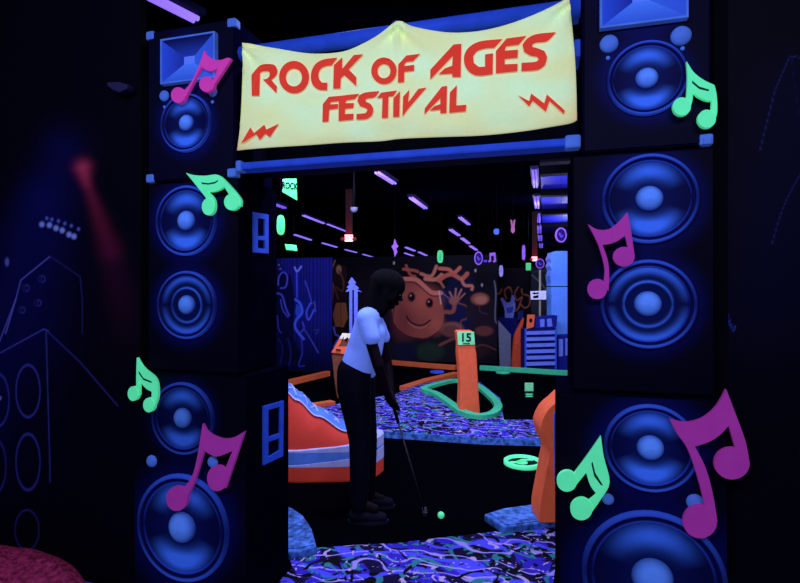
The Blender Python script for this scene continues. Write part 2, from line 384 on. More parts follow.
rt = cabinet('top cabinet right of the banner, cut off by the picture edge', XA(582, W), XA(712, W), Z2, Z3, YB, NAVY, [(1, 0), (0, 1), (1, 1)], [(646.5, 79, .137), (643, 0, .12)])
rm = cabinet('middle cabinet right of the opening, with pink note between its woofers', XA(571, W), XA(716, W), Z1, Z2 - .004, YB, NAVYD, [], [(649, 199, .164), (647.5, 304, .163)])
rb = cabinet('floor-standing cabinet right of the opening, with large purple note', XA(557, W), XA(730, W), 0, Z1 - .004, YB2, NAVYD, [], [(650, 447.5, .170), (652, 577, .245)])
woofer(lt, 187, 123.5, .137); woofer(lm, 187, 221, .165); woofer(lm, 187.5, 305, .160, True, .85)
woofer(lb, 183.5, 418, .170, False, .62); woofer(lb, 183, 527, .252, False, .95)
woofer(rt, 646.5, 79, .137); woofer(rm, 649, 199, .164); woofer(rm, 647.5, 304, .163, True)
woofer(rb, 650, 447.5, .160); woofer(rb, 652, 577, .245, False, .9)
hx0, hx1 = P(160, 60, W - .03).x, P(214.5, 60, W - .03).x; hz0, hz1 = P(187, 81, W - .03).z, P(187, 35, W - .03).z
horn(lt, hx0, hx1, hz0, hz1); hc = P(643.5, 20, W - .03).x; horn(rt, hc - (hx1 - hx0) / 2, hc + (hx1 - hx0) / 2, hz0, hz1)
for par, l in ((lt, [(164.5, 96, .027), (213, 92, .024)]), (rt, [(609, 44, .034), (681, 36, .036)]), (lb, [(152, 461, .03), (213, 462, .028)]), (rb, [(608, 499, .022), (695, 502, .03)])):
    for x, y, r in l: knob(par, x, y, r)
for par, l in ((lt, [(164.5, 107), (212.5, 102)]), (rt, [(608, 58), (682.5, 48.5)])):
    for x, y in l: knob(par, x, y, .008, 'screw')
box('foot_block', P(703, 130, W).x, P(711, 130, W).x, W - .012, W + .02, Z2 - .0, Z2 + .028, LBLUE, rt, bevel=.004)
def handle(par, X, q, rec):
    e = .012
    o = prism('side_handle', [[PX(x, y, X) for x, y in q]] + [[PX(x, y, X) for x, y in r] for r in rec], (e, 0, 0), BLUE, par, bevel=.002)
    for r in rec: prism('handle_recess', [[PX(x, y, X) for x, y in r]], (.003, 0, 0), NAVY, o)
handle(lm, XA(240, W), [(252.3, 212), (266.8, 214.7), (266.8, 253.7), (252.3, 252.6)], [[(256, 218), (263, 219.5), (263, 236), (256, 236)], [(256, 240), (263, 240.5), (263, 249), (256, 248)]])
handle(lb, XA(248, W), [(262, 406), (282, 400.5), (281.3, 456), (262, 465)], [[(266.5, 410), (278.5, 406.5), (278, 433), (266.5, 437)], [(266.5, 442), (278, 438), (278, 450), (266.5, 457)]])
# ============================================================ ARCHWAY HEADER AND BANNER
hd = thing('archway_header', ((XA(235, W) + XA(582, W)) / 2, 2.35, Z2 + .0), 'dark header beam spanning the two speaker stacks behind the banner', 'beam')
xl, xr = XA(235, W) + .004, XA(582, W) - .004
box('header_panel', xl, xr, 2.30, 2.42, 2.09, 2.66, paint('header_blue_black', (6, 7, 40), vary=.3, scale=3), hd)
tube('top_rail', [(xl, 2.2, 2.636), (xr, 2.2, 2.636)], .036, BLUE, hd, 20)
bl = box('bottom_rail', xl, xr, W, 2.24, 2.072, 2.107, BLUE, hd, bevel=.01)
box('rail_end', xl - 0.0, xl + .03, W - .008, W + .05, 2.062, 2.116, LBLUE, bl, bevel=.01)
box('rail_end', xr - .06, xr, W - .008, W + .05, 2.062, 2.116, LBLUE, bl, bevel=.01)
for x in (P(396, 22, 2.2).x,): tube('strap', [(x, 2.2 + .045 * math.cos(a), 2.636 + .045 * math.sin(a)) for a in [i * PI / 8 for i in range(17)]], .008, paint('strap_blue', (20, 26, 110)), hd)
for x, z in ((xr - .012, 2.62), (xr - .012, 2.43)): box('bracket', x - .012, x + .012, 2.17, 2.34, z, z + .07, BLUE, hd, bevel=.005)
BY = 2.132
top = spline([(242, 43), (246, 43.5), (262, 46), (280, 49), (305, 53), (325, 53.5), (345, 51), (362, 44), (378, 35), (392, 24), (397, 21), (403, 22), (412, 26), (430, 30), (450, 32.5), (470, 32), (490, 29), (515, 22), (540, 12), (560, 2), (569, -4)], 4)
bot = spline([(237, 150.5), (250, 149), (275, 147), (310, 145), (345, 142.5), (380, 141), (401, 138.5), (440, 137), (480, 135.5), (520, 131.5), (550, 127), (570, 123.5), (577, 120)], 4)
def along(c, s):
    x = c[0][0] + (c[-1][0] - c[0][0]) * s
    for a, b in zip(c, c[1:]):
        if x <= b[0] + 1e-6: return x, a[1] + (b[1] - a[1]) * (x - a[0]) / (b[0] - a[0])
    return c[-1]
def banner_y(x, y):
    w = 0.0
    for (ax, ay, sgn) in ((244, 44, 1), (397, 21, -1), (397, 21, 1), (568, -2, -1)):
        dx, dy = (x - ax) * sgn, y - ay; d = math.hypot(dx, dy) + .1
        if dx > -6: an = math.atan2(dy, dx + 6); w += .019 * math.sin(an * 9) * math.exp(-d / 27) * min(1, d / 8)
    e = min(x - 238, 576 - x); w -= .006 * math.cos(e / 5.0) * math.exp(-max(e, 0) / 9)
    w += .004 * math.sin(x / 31 + y / 60) ; w += .006 * math.exp(-((y - 143 + (x - 240) * .07) / 7) ** 2) * math.sin(x / 19)
    return BY + w
bt = thing('banner', (P(400, 137, BY).x, BY, P(400, 137, BY).z), 'cream yellow fabric banner with red ROCK OF AGES FESTIVAL lettering above the opening', 'banner')
NU, NV = 170, 64; vs, cl = [], []
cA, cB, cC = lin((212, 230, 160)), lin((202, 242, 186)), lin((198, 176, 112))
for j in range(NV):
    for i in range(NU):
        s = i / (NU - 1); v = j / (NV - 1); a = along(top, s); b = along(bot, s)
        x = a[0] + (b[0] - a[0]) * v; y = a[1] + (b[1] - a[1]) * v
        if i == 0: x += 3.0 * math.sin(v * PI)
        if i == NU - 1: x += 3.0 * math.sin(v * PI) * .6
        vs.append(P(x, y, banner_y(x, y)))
        n = mnoise.noise(Vector((x / 38, y / 26, 0))) ; ed = math.exp(-min(x - 236, 578 - x) / 9) + .8 * math.exp(-(1 - v) * 9) + .35 * math.exp(-v * 12)  # beige edges: fold shading put into the cloth colour, with some airbrush
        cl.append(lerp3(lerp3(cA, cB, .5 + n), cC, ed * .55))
fs = [(j * NU + i, j * NU + i + 1, (j + 1) * NU + i + 1, (j + 1) * NU + i) for j in range(NV - 1) for i in range(NU - 1)]
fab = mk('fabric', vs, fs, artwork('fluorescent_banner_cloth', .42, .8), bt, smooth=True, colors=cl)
sd = fab.modifiers.new('s', 'SOLIDIFY'); sd.thickness = .003; sd.offset = 1
A_, B_, C_, D_ = ((240, 40), .1625), ((360, 40), .1625), ((425, 20), .1875), ((310, 70), .2125)
GL = [
 (A_, [[(70, 215), (125, 155), (190, 148), (215, 156), (228, 185), (222, 215), (192, 245), (226, 285), (223, 327), (140, 243), (165, 238), (180, 222), (182, 202), (172, 191), (135, 193), (122, 205), (118, 342), (72, 343)]]),
 (A_, [ell(332, 228, 92, 100), ell(331, 230, 50, 55)]),
 (A_, [[(598, 108), (520, 118), (470, 142), (442, 185), (436, 235), (450, 280), (485, 305), (535, 308), (537, 262), (507, 262), (487, 242), (482, 208), (495, 177), (525, 160), (563, 155)]]),
 (A_, [[(577, 155), (628, 106), (628, 178), (700, 92), (757, 87), (668, 180), (715, 228), (714, 283), (640, 215), (619, 236), (617, 297), (573, 299)]]),
 (B_, [ell(147, 189, 78, 82), ell(147, 191, 40, 44)]),
 (B_, [[(235, 150), (285, 95), (370, 84), (326, 130), (288, 133), (274, 146), (272, 160), (333, 152), (332, 189), (272, 195), (271, 258), (233, 262)]]),
 (C_, [[(28, 265), (152, 130), (194, 126), (190, 303), (145, 303), (145, 285), (72, 289), (105, 258), (145, 243), (148, 190), (28, 316)]]),
 (C_, [[(412, 101), (300, 112), (240, 140), (210, 185), (212, 240), (240, 280), (285, 296), (361, 288), (363, 177), (320, 183), (320, 248), (287, 250), (260, 228), (257, 192), (278, 165), (320, 151), (370, 147)]]),
 (C_, [[(378, 165), (435, 98), (540, 84), (500, 130), (432, 139), (425, 163), (496, 158), (494, 200), (425, 207), (425, 236), (494, 233), (493, 272), (378, 284)]]),
 (C_, [[(699, 64), (600, 74), (550, 95), (520, 130), (528, 168), (560, 188), (597, 195), (606, 208), (590, 222), (515, 228), (514, 272), (600, 265), (640, 240), (651, 200), (637, 165), (600, 150), (572, 143), (573, 130), (592, 119), (652, 111)]]),
 (D_, [[(60, 160), (88, 126), (162, 119), (140, 146), (98, 150), (92, 162), (132, 159), (130, 181), (90, 186), (86, 242), (58, 244)]]),
 (D_, [[(135, 150), (165, 118), (232, 111), (210, 136), (172, 142), (165, 156), (206, 155), (203, 178), (165, 182), (163, 207), (204, 205), (203, 233), (134, 240)]]),
 (D_, [[(326, 99), (262, 105), (230, 120), (222, 145), (235, 170), (262, 179), (270, 190), (260, 203), (219, 207), (218, 233), (265, 230), (292, 212), (297, 185), (285, 160), (264, 150), (260, 140), (270, 133), (304, 127)]]),
 (D_, [[(335, 106), (409, 96), (392, 122), (369, 125), (366, 224), (338, 226), (341, 130), (314, 132)]]),
 (D_, [[(392, 133), (423, 99), (420, 219), (391, 221)]]),
 (D_, [[(438, 125), (467, 93), (462, 152), (510, 88), (548, 82), (465, 178), (435, 218)]]),
 (D_, [[(540, 180), (620, 78), (645, 74), (642, 202), (613, 203), (613, 186), (563, 191), (585, 170), (613, 160), (613, 132), (538, 208)]]),
 (D_, [[(658, 105), (691, 71), (688, 167), (736, 163), (732, 194), (655, 201)]]),
]
def on_banner(pts): return [P(x, y, banner_y(x, y) - .009) for x, y in pts]
for gi, ((o, s), loops) in enumerate(GL):
    prism('letter', [on_banner(S(o, s, soften(l, 42) if gi in (0, 2, 7, 9, 12) else l)) for l in loops], (0, .0025, 0), RED, bt)
prism('lightning_bolt', [on_banner(S(*C_, [(495, 400), (556, 432), (566, 391), (636, 444), (650, 396), (746, 482), (741, 501), (664, 432), (645, 489), (574, 430), (556, 461)]))], (0, .0025, 0), RED, bt)
prism('lightning_bolt', [on_banner(S((230, 0), .45, [(24, 319), (45, 283), (53, 296), (76, 277), (80, 288), (108, 275), (88, 305), (78, 297), (66, 311), (58, 298)]))], (0, .0025, 0), RED, bt)
# ============================================================ MUSICAL NOTES
def note(label, o, s, body, heads, slit, mat, std=.0, th=.017, group='cut-out music notes on the speakers'):
    yf = W - .042 - std; hs = [S(o, s, ell(*h)) for h in heads]
    c = P(*S(o, s, [heads[0][:2]])[0], yf)
    t = thing('music_note', (c.x, yf + th / 2, c.z - .02), label, 'music note', group)
    loops = [[P(x, y, yf) for x, y in soften(S(o, s, body))]]
    bm_ = prism('beam', loops, (0, th, 0), mat, t, bevel=.0012)
    if slit: prism('painted_line', [[P(x, y, yf - .001) for x, y in S(o, s, slit)]], (0, .003, 0), paint('dark_green_line', (8, 44, 40)), bm_)
    for h, hp in zip(heads, hs):
        prism('note_head', [[P(x, y, yf - .002) for x, y in hp]], (0, th + .004, 0), mat, t, bevel=.002)
        q = P(*S(o, s, [h[:2]])[0], yf); tube('mounting_peg', [(q.x, yf + th, q.z), (q.x, W + (.01 if std == 0 else .01), q.z)], .006, BLACK, t)
note('pink note across the horn and woofer of the top left cabinet', (160, 40), .1201,
     [(368, 86), (395, 130), (450, 163), (510, 165), (560, 148), (592, 155), (440, 388), (425, 370), (482, 235), (430, 258), (380, 248), (346, 220), (205, 488), (170, 450), (262, 345), (332, 190)],
     [(150, 458, 60, 66), (388, 368, 62, 64)], None, PINK)
note('green note with two beams above the upper left woofer', (180, 165), .09434,
     [(63, 83), (150, 107), (270, 113), (400, 104), (500, 188), (595, 295), (645, 372), (640, 440), (520, 310), (468, 225), (420, 260), (350, 283), (290, 280), (355, 350), (372, 430), (360, 470), (285, 365), (230, 290)],
     [(298, 442, 68, 90), (548, 392, 82, 88)], [(222, 183), (300, 192), (370, 178), (402, 158), (402, 172), (370, 195), (300, 208), (235, 202)], GREEN)
note('smallest green note, left of the lowest left woofers', (120, 350), .2915,
     [(57, 26), (80, 62), (122, 100), (129, 160), (113, 205), (108, 170), (108, 143), (88, 132), (66, 106), (66, 155), (56, 160), (55, 90)],
     [(44, 150, 18, 25), (98, 189, 19, 25)], [(64, 72), (80, 96), (108, 108), (108, 113), (80, 103), (64, 80)], GREEN)
note('large pink note over the big left woofer near the floor', (120, 350), .2915,
     [(283, 253), (303, 285), (350, 305), (390, 300), (427, 279), (362, 475), (350, 440), (386, 346), (330, 366), (288, 345), (270, 405), (250, 465), (212, 535), (195, 500), (243, 440), (262, 380), (276, 300)],
     [(194, 511, 36, 42), (333, 441, 35, 44)], None, PURP)
note('green note with two beams beside the top right woofer', (665, 50), .1373,
     [(158, 80), (210, 160), (280, 215), (362, 255), (378, 330), (382, 450), (362, 520), (340, 460), (342, 368), (300, 366), (240, 338), (202, 300), (202, 360), (182, 430), (158, 400), (165, 200)],
     [(124, 410, 66, 66), (306, 500, 66, 66)], [(198, 222), (250, 266), (322, 288), (318, 300), (250, 284), (198, 240)], GREEN)
note('pink note between the two middle woofers right of the opening', (580, 200), .1887,
     [(42, 127), (90, 155), (150, 155), (200, 120), (252, 64), (272, 170), (291, 300), (262, 290), (240, 188), (200, 217), (160, 232), (120, 238), (145, 310), (155, 380), (152, 485), (128, 440), (130, 360), (105, 260), (80, 200)],
     [(92, 472, 52, 54), (233, 300, 57, 52)], None, PURP)
note('tilted green note with two beams at the right edge of the opening', (550, 380), .283,
     [(180, 198), (190, 270), (211, 362), (180, 422), (135, 485), (110, 450), (165, 404), (142, 372), (128, 328), (88, 378), (70, 350), (130, 270)],
     [(60, 358, 36, 37), (111, 457, 39, 39)], [(150, 288), (160, 328), (187, 372), (180, 372), (156, 340), (146, 296)], GREEN)
note('large purple note beside the lower right woofer', (550, 380), .283,
     [(424, 138), (480, 150), (540, 135), (590, 92), (623, 33), (660, 130), (692, 220), (706, 300), (670, 290), (633, 160), (600, 195), (560, 220), (512, 235), (550, 310), (575, 400), (592, 500), (560, 500), (530, 370), (490, 250), (450, 190)],
     [(531, 502, 60, 58), (644, 296, 62, 56)], None, PURP)
# ============================================================ FLOORS OF THE COURSE
def floor_slab(name, poly, z0, z1, mat, parent=None, bevel=0.0):
    return prism(name, [[Vector((p.x, p.y, z1)) for p in poly]], (0, 0, z0 - z1), mat, parent, bevel=bevel)
edge = [G(x, y) for x, y in [(240, 562), (289, 556), (318, 549), (360, 546), (400, 544), (440, 539), (483, 534), (520, 530), (560, 523), (640, 512)]]
poly = [Vector((-5.9, -1.4, 0)), Vector((-5.9, 2.19, 0)), Vector((XA(135, W) - .02, 2.14, 0)), Vector((XA(248, W) + .02, 2.14, 0)), Vector((XA(248, W) + .02, YB2, 0))] + edge[1:9] + [Vector((XA(557, W) - .02, YB2, 0)), Vector((XA(557, W) - .02, 2.14, 0)), Vector((XRb, 2.14, 0)), Vector((XRb + .02, 2.19, 0)), Vector((4.3, 2.19, 0)), Vector((4.3, -1.4, 0))]
tag(floor_slab('carpet', poly, 0.0, .008, CARPET), 'dark carpet with glowing blue and teal swirls running through the opening', 'carpet')
isl = [G(x, y, .07) for x, y in [(285, 418), (300, 411), (335, 404), (372, 398), (395, 393.5), (406, 389), (424, 383), (456, 378), (480, 382), (500, 398), (504, 420), (530, 420), (575, 425), (600, 430), (600, 446), (542, 439), (483, 437.5), (400, 432), (340, 428), (285, 428)]]
it = thing('carpeted_island', G(450, 425), 'raised blue swirl carpeted island in the middle of the course', 'platform')
floor_slab('curb', isl, 0.0, .066, CURB, it)
cen = sum(isl, Vector()) / len(isl)
floor_slab('island_carpet', [cen + (p - cen) * .985 for p in isl], .066, .074, CARPET, it)
def blk(label, pts, h=.055):
    q = [G(x, y, h) for x, y in pts]; t = thing('raised_curb', (sum((p.x for p in q)) / len(q), sum((p.y for p in q)) / len(q), 0), label, 'curb')
    floor_slab('curb_stone', q, 0, h - .006, CURB, t, bevel=.01); c = sum(q, Vector()) / len(q)
    floor_slab('curb_top', [c + (p - c) * .9 for p in q], h - .006, h, CURB, t)
blk('mottled blue curb behind the left doorway edge', [(262, 502), (291, 506), (303, 514), (312, 528), (317, 546), (300, 550), (262, 552)])
blk('mottled blue curb under the orange curvy obstacle', [(484, 513), (500, 508), (545, 502), (600, 498), (600, 516), (545, 521), (503, 526)])
def strip(name, label, pts, w, h, mat, cat='bumper', z=0.0, parent=None, close=False):
    q = [G(x, y, z) for x, y in pts]; n = len(q); L, R_ = [], []
    for i, p in enumerate(q):
        d = (q[min(i + 1, n - 1)] - q[max(i - 1, 0)]).normalized(); s = Vector((-d.y, d.x, 0)) * w / 2; L.append(p + s); R_.append(p - s)
    o = prism(name, [[Vector((p.x, p.y, z + h)) for p in L + R_[::-1]]], (0, 0, -h), mat, parent, bevel=.006)
    if parent is None: tag(o, label, cat, 'painted bumpers edging the holes')
    return o
OR2 = paint('dull_orange_bumper', (196, 92, 52), glow=.05)
GR2 = paint('teal_green_bumper', (62, 190, 136), glow=.08)
strip('bumper_rail', 'orange bumper rail on the floor left of the golfer', [(270, 390), (291, 385), (328, 376)], .10, .09, OR2)
strip('bumper_rail', 'orange bumper rail along the foot of the smiling face mural', [(385, 364), (430, 368), (456, 370)], .10, .09, OR2)
strip('bumper_rail', 'orange bumper rail leading towards the obstacle numbered 15', [(404, 391), (428, 383), (457, 376)], .16, .07, OR2)
strip('bumper_rail', 'short orange bumper rail behind the giant sneaker', [(290, 413), (311, 408), (333, 404.5)], .12, .05, OR2, z=.074)
strip('bumper_rail', 'green bumper rail in front of the blue slatted rack', [(480, 370), (520, 372.5), (557, 375), (580, 376)], .07, .09, GR2)
loop = spline([(424, 391), (438, 386), (456, 382.5), (474, 386), (488, 396), (498, 408), (493, 416), (478, 418.5), (462, 414), (448, 404), (436, 396)], 5, True)
strip('bumper_rail', 'curved green bumper looping around the foot of obstacle 15', loop + loop[:1], .10, .05, GR2, z=.074)
tag(floor_slab('putting_pad', [G(x, y, .079) for x, y in loop], .0745, .079, floor_m), 'black putting pad ringed by the green loop around obstacle 15', 'putting pad')
# cup ring
c = G(523, 464); ct = thing('target_ring', c, 'glowing green ring lying on the black turf', 'target')
lathe('ring', [(.165, 0), (.165, .03), (.155, .036), (.135, .034), (.130, .01)], c, (0, 0, 1), GREEN, ct)
lathe('ring_floor', [(.132, .012), (.0001, .012)], c, (0, 0, 1), BLACK, ct)
lathe('centre_mark', [(.05, .012), (.05, .018), (.0001, .018)], c + Rv * -.01, (0, 0, 1), GREEN, ct, n=20)
prism('mark_bar', [[c + Rv * a + Fv * b + Zv * .018 for a, b in ((-.11, -.02), (-.02, -.02), (.02, .05), (.1, .05), (.11, .08), (0, .08), (-.04, .02), (-.11, .02))]], (0, 0, -.006), GREEN, ct)
# ============================================================ GOLFER
T = 3.44; q = lambda x, y, d=0.0: D(x, y, T + d)
gp = thing('person', G(364, 518), 'person in a glowing white T-shirt and dark trousers bending over a putter', 'person')
skin = paint('shaded_brown_skin', (20, 12, 19), .6); hairm = paint('black_hair', (3, 3, 7), .8, vary=.4, scale=60, bump=.5)
pants = paint('dark_navy_trousers', (7, 8, 24), .85, bump=.3); shirtm = paint('white_cotton_under_blacklight', (120, 152, 255), .8, glow=.24, vary=.05, bump=.2)
wn, wf = q(386.5, 391, -.07), q(391, 394, .05)
caps = [(q(384, 305), .048, q(374, 317), .055), (q(370, 324), .07, q(362, 350), .078), (q(362, 350), .078, q(356, 382), .09),
        (q(367, 321, -.125), .036, q(371, 341, -.16), .038), (q(371, 341, -.16), .038, q(378, 365, -.17), .036), (q(378, 365, -.17), .036, wn, .024),
        (q(374, 321, .125), .036, q(382, 340, .16), .038), (q(382, 340, .16), .038, q(387, 363, .16), .036), (q(387, 363, .16), .036, wf, .024),
        (wn, .026, q(390, 400, -.03), .028), (wf, .026, q(393, 404, .02), .028)]
for k in range(4):                               # fingers closing round the grip
    for (bx, by, dd, sg) in ((389.5, 397, -.035, 1), (392.5, 402.5, .03, -1)):
        a = q(bx - 1 + k * .9, by + k * 2.0, dd); b = q(bx + 3.4 + k * .9, by + 1 + k * 2.1, dd + .012 * sg); c_ = q(bx + 4.6 + k * .9, by + 1.6 + k * 2.1, dd + .036 * sg)
        caps += [(a, .0095, b, .009), (b, .009, c_, .0075)]
caps += [(q(390, 395, -.05), .011, q(394, 401, -.02), .009), (q(393, 399, .04), .011, q(396, 406, .015), .009)]
for (hp, kn, an, d) in (((355, 385), (360, 441), (359, 503), -.07), ((359, 385), (367, 438), (367.5, 494), .17)):
    k1 = q(*hp, d * .9); k2 = q(*kn, d); k3 = q(*an, d); caps += [(k1, .085, k2, .055), (k2, .055, k3, .035), (k3, .035, k3 + Rv * .1 - Zv * .04, .03)]
def rotm(ang): return Matrix.Rotation(ang, 3, Vector((-SN, CS, 0)))
hR = Matrix(((Rv.x, Fv.x, 0), (Rv.y, Fv.y, 0), (0, 0, 1)))
tilt = rotm(.35) @ hR
hc = q(389, 290)
loc = lambda a, b, z: hc + tilt @ Vector((a, b, z))
balls = [(loc(-.012, 0, .018), (.097, .076, .092), tilt), (loc(.022, 0, -.035), (.066, .058, .078), tilt), (loc(.042, 0, -.095), (.032, .034, .025), tilt),
         (loc(-.008, -.078, -.02), (.018, .010, .03), tilt), (loc(-.008, .078, -.02), (.018, .010, .03), tilt), (loc(.085, 0, -.018), (.014, .013, .024), tilt), (loc(.096, 0, -.032), (.016, .015, .012), tilt),
         (loc(.084, 0, -.062), (.012, .024, .006), tilt), (loc(.080, 0, -.073), (.012, .021, .007), tilt), (loc(.072, -.03, .008), (.016, .028, .008), tilt), (loc(.072, .03, .008), (.016, .028, .008), tilt)]
body = blob('body', caps, skin, gp, .0055, 3, balls)
for sg in (-1, 1):
    e = blob('eye', [], paint('eye_white', (120, 120, 150), .3), gp, .002, 1, [(loc(.076, .03 * sg, -.006), (.010, .013, .007), tilt)])
blob('hair', [(loc(-.07, -.02, .0), .062, q(374, 312, -.03), .05), (loc(-.07, .03, .0), .062, q(375, 313, .04), .05), (q(374, 312, -.03), .05, q(371, 321, -.02), .03), (loc(-.02, -.062, .02), .04, q(383, 309, -.075), .03),
              (loc(-.0, .062, .02), .04, q(385, 309, .075), .03), (loc(.045, -.052, .035), .03, loc(.04, -.072, -.05), .022), (loc(.045, .052, .035), .03, loc(.04, .072, -.05), .022)],
     hairm, gp, .008, 3, [(loc(-.022, 0, .035), (.122, .104, .100), tilt)])
shirt = blob('shirt', [(q(368, 319, -.10), .078, q(362, 350, -.05), .102), (q(370, 319, .10), .078, q(366, 350, .06), .102), (q(362, 350, -.05), .102, q(357, 366, -.05), .104), (q(367, 350, .06), .104, q(362, 368, .05), .104),
                       (q(374, 318, 0), .062, q(372, 330, 0), .10), (q(374, 333, -.05), .075, q(370, 352, -.04), .08),
                       (q(366, 319, -.13), .06, q(371.5, 337, -.165), .056), (q(374, 319, .14), .06, q(382, 337, .165), .056)], shirtm, gp, .009, 5)
blob('trousers', [(q(354, 372, -.05), .112, q(354, 388, -.06), .112), (q(360, 373, .06), .105, q(359, 388, .08), .112),
                  (q(354, 388, -.06), .112, q(360, 440, -.065), .072), (q(360, 440, -.065), .072, q(359, 505, -.07), .056),
                  (q(359, 388, .08), .11, q(367, 438, .17), .072), (q(367, 438, .17), .072, q(367.5, 497, .17), .054)], pants, gp, .010, 5)
for (x, y, d) in ((359, 503, -.07), (367.5, 494, .17)):
    b = q(x, y, d); b.z = 0
    s = blob('shoe', [(b + Zv * .05 - Rv * .02, .048, b + Zv * .042 + Rv * .07, .042), (b + Zv * .042 + Rv * .07, .042, b + Zv * .034 + Rv * .15, .034), (b + Zv * .06, .046, b + Zv * .09, .045)], paint('dark_shoe_canvas', (16, 18, 34), .7), gp, .006, 3)
    so = [b + Zv * .002 + Rv * (.06 + .135 * math.cos(a)) + Fv * ((.043 + .006 * math.cos(a)) * math.sin(a)) for a in [i * 2 * PI / 24 for i in range(24)]]
    prism('sole', [so], (0, 0, .02), paint('shoe_sole', (26, 28, 48), .7), s)
# putter and ball
g0, g1 = q(388.0, 388, -.005), D(424, 509.5, 3.50)
pt = thing('putter', (g1.x, g1.y, 0), 'thin steel putter held down to the turf by the golfer', 'golf club')
dd = (g1 - g0).normalized(); tube('shaft', [g0 + dd * .22, g1], .0055, paint('dull_steel', (64, 58, 64), .5, metal=.3), pt)
tube('grip', [g0, g0 + dd * .24], .011, BLACK, pt)
hb = Vector((g1.x, g1.y, .004)); hv = [hb + Rv * a + Fv * b + Zv * z for a in (-.012, .02) for b in (-.055, .045) for z in (0, .028)]
mk('club_head', hv, BOXF, paint('dark_steel', (40, 42, 56), .4, metal=.5), pt, bevel=.004)
bc = G(441, 518.5); lathe('golf_ball', [(.0225 * math.sin(PI * i / 16) + 1e-6, .0225 - .0225 * math.cos(PI * i / 16)) for i in range(17)], bc, (0, 0, 1), GREEN, None, n=28)
tag(bpy.data.objects['golf_ball'], 'small glowing green golf ball on the black turf by the putter', 'golf ball')
# ============================================================ GIANT SNEAKER
sh0 = G(382, 472); TS = 4.36; Lh = 1.47
ORG = EYE + ray(382, CY) * TS; ORG.z = 0; back = -(Rv * .995 + Fv * .1).normalized(); sidev = Vector((-back.y, back.x, 0))
def interp(tab, s):
    for (a, x), (b, y) in zip(tab, tab[1:]):
        if s <= b: t = (s - a) / (b - a); t = t * t * (3 - 2 * t); return x + (y - x) * t
    return tab[-1][1]
HT = [(0, .10), (.006, .2), (.05, .315), (.12, .35), (.2, .385), (.36, .52), (.47, .66), (.54, .745), (.7, .77), (.9, .80), (1, .72)]
WT = [(0, .03), (.012, .085), (.05, .16), (.12, .215), (.22, .24), (.4, .225), (.6, .19), (.8, .185), (.93, .16), (.98, .10), (1, .03)]
sk = thing('giant_sneaker', ORG + back * (Lh / 2), 'giant orange high-top sneaker with blue sole stripe behind the golfer', 'sneaker')
def outline(gr, n=48):
    L = [(i / n) for i in range(n + 1)]; up = [ORG + back * (Lh * s * (1 + gr) - gr * .5 * Lh * .5) + sidev * (interp(WT, s) + gr * .4) for s in L]; dn = [ORG + back * (Lh * s * (1 + gr) - gr * .5 * Lh * .5) - sidev * (interp(WT, s) + gr * .4) for s in L]
    return up + dn[::-1]
def bandm(name, z0, z1, gr, mat, rise=0.0, bv=.008):
    o = outline(gr); n = len(o); vs = [p + Zv * z0 for p in o] + [p + Zv * (z1 + rise * max(0, 1 - (p - ORG).dot(back) / .9) ** 1.5) for p in o]
    fs = [(i, (i + 1) % n, (i + 1) % n + n, i + n) for i in range(n)] + [tuple(range(n))[::-1], tuple(range(n, 2 * n))]
    return mk(name, vs, fs, mat, sk, bevel=bv, seg=4)
SO = paint('sneaker_orange', (206, 66, 54), .6, glow=.15, vary=.12, scale=5); SB = paint('sneaker_blue', (84, 132, 240), .55, glow=.12); SL = paint('sneaker_pale_trim', (170, 180, 255), .5, glow=.12)
bandm('outsole', 0, .12, .03, SO, .09, .02); bandm('midsole_line', .12, .134, .034, SL, .095); bandm('midsole', .134, .235, .03, SB, .075, .012); bandm('welt', .235, .245, .032, SL, .078)
def arch(name, s0, s1, a0, a1, off, mat, n=40, m=22, parent=sk):
    vs, fs = [], []
    for i in range(n + 1):
        s = s0 + (s1 - s0) * i / n; h = interp(HT, s); w = interp(WT, s)
        for j in range(m + 1):
            a = a0 + (a1 - a0) * j / m; e = .62; ca, sa = math.cos(a), math.sin(a)
            y = (abs(ca) ** e) * (1 if ca > 0 else -1) * (w + off) * (1 - .45 * max(0, min(1, (h - .4) / .4)) * max(0, sa)); z = .19 + (max(0, sa) ** .8) * (max(h, .2) - .19 + off)
            vs.append(ORG + back * (Lh * s) + sidev * y + Zv * z)
    for i in range(n):
        for j in range(m): p = i * (m + 1) + j; fs.append((p, p + 1, p + m + 2, p + m + 1))
    return mk(name, vs, fs, mat, parent, smooth=True)
arch('upper', 0.0, 1, 0, PI, 0, SO, n=60)
arch('toe_cap', 0.0, .115, 0, PI, .010, SB, n=14); arch('toe_trim', .115, .13, 0, PI, .016, SL, n=3)
arch('lace_panel', .20, .60, PI * .34, PI * .66, .012, SB, n=24, m=10)
for s, e in ((.34, 1), (.66, 1)): arch('lace_trim', .19, .60, PI * s - .03, PI * s + .03, .02, SL, n=24, m=2)
for k in range(6):
    s = .235 + .06 * k; h = interp(HT, s); h2 = interp(HT, s + .045)
    for sg in (-1, 1): tube('lace', [ORG + back * (Lh * s) + sidev * (.085 * sg) + Zv * (h - .005), ORG + back * (Lh * (s + .022)) + Zv * ((h + h2) / 2 + .012), ORG + back * (Lh * (s + .045)) - sidev * (.085 * sg) + Zv * (h2 - .005)], .008, SL, sk, 8)
arch('collar', .56, .99, PI * .2, PI * .8, .014, SB, n=20, m=10)
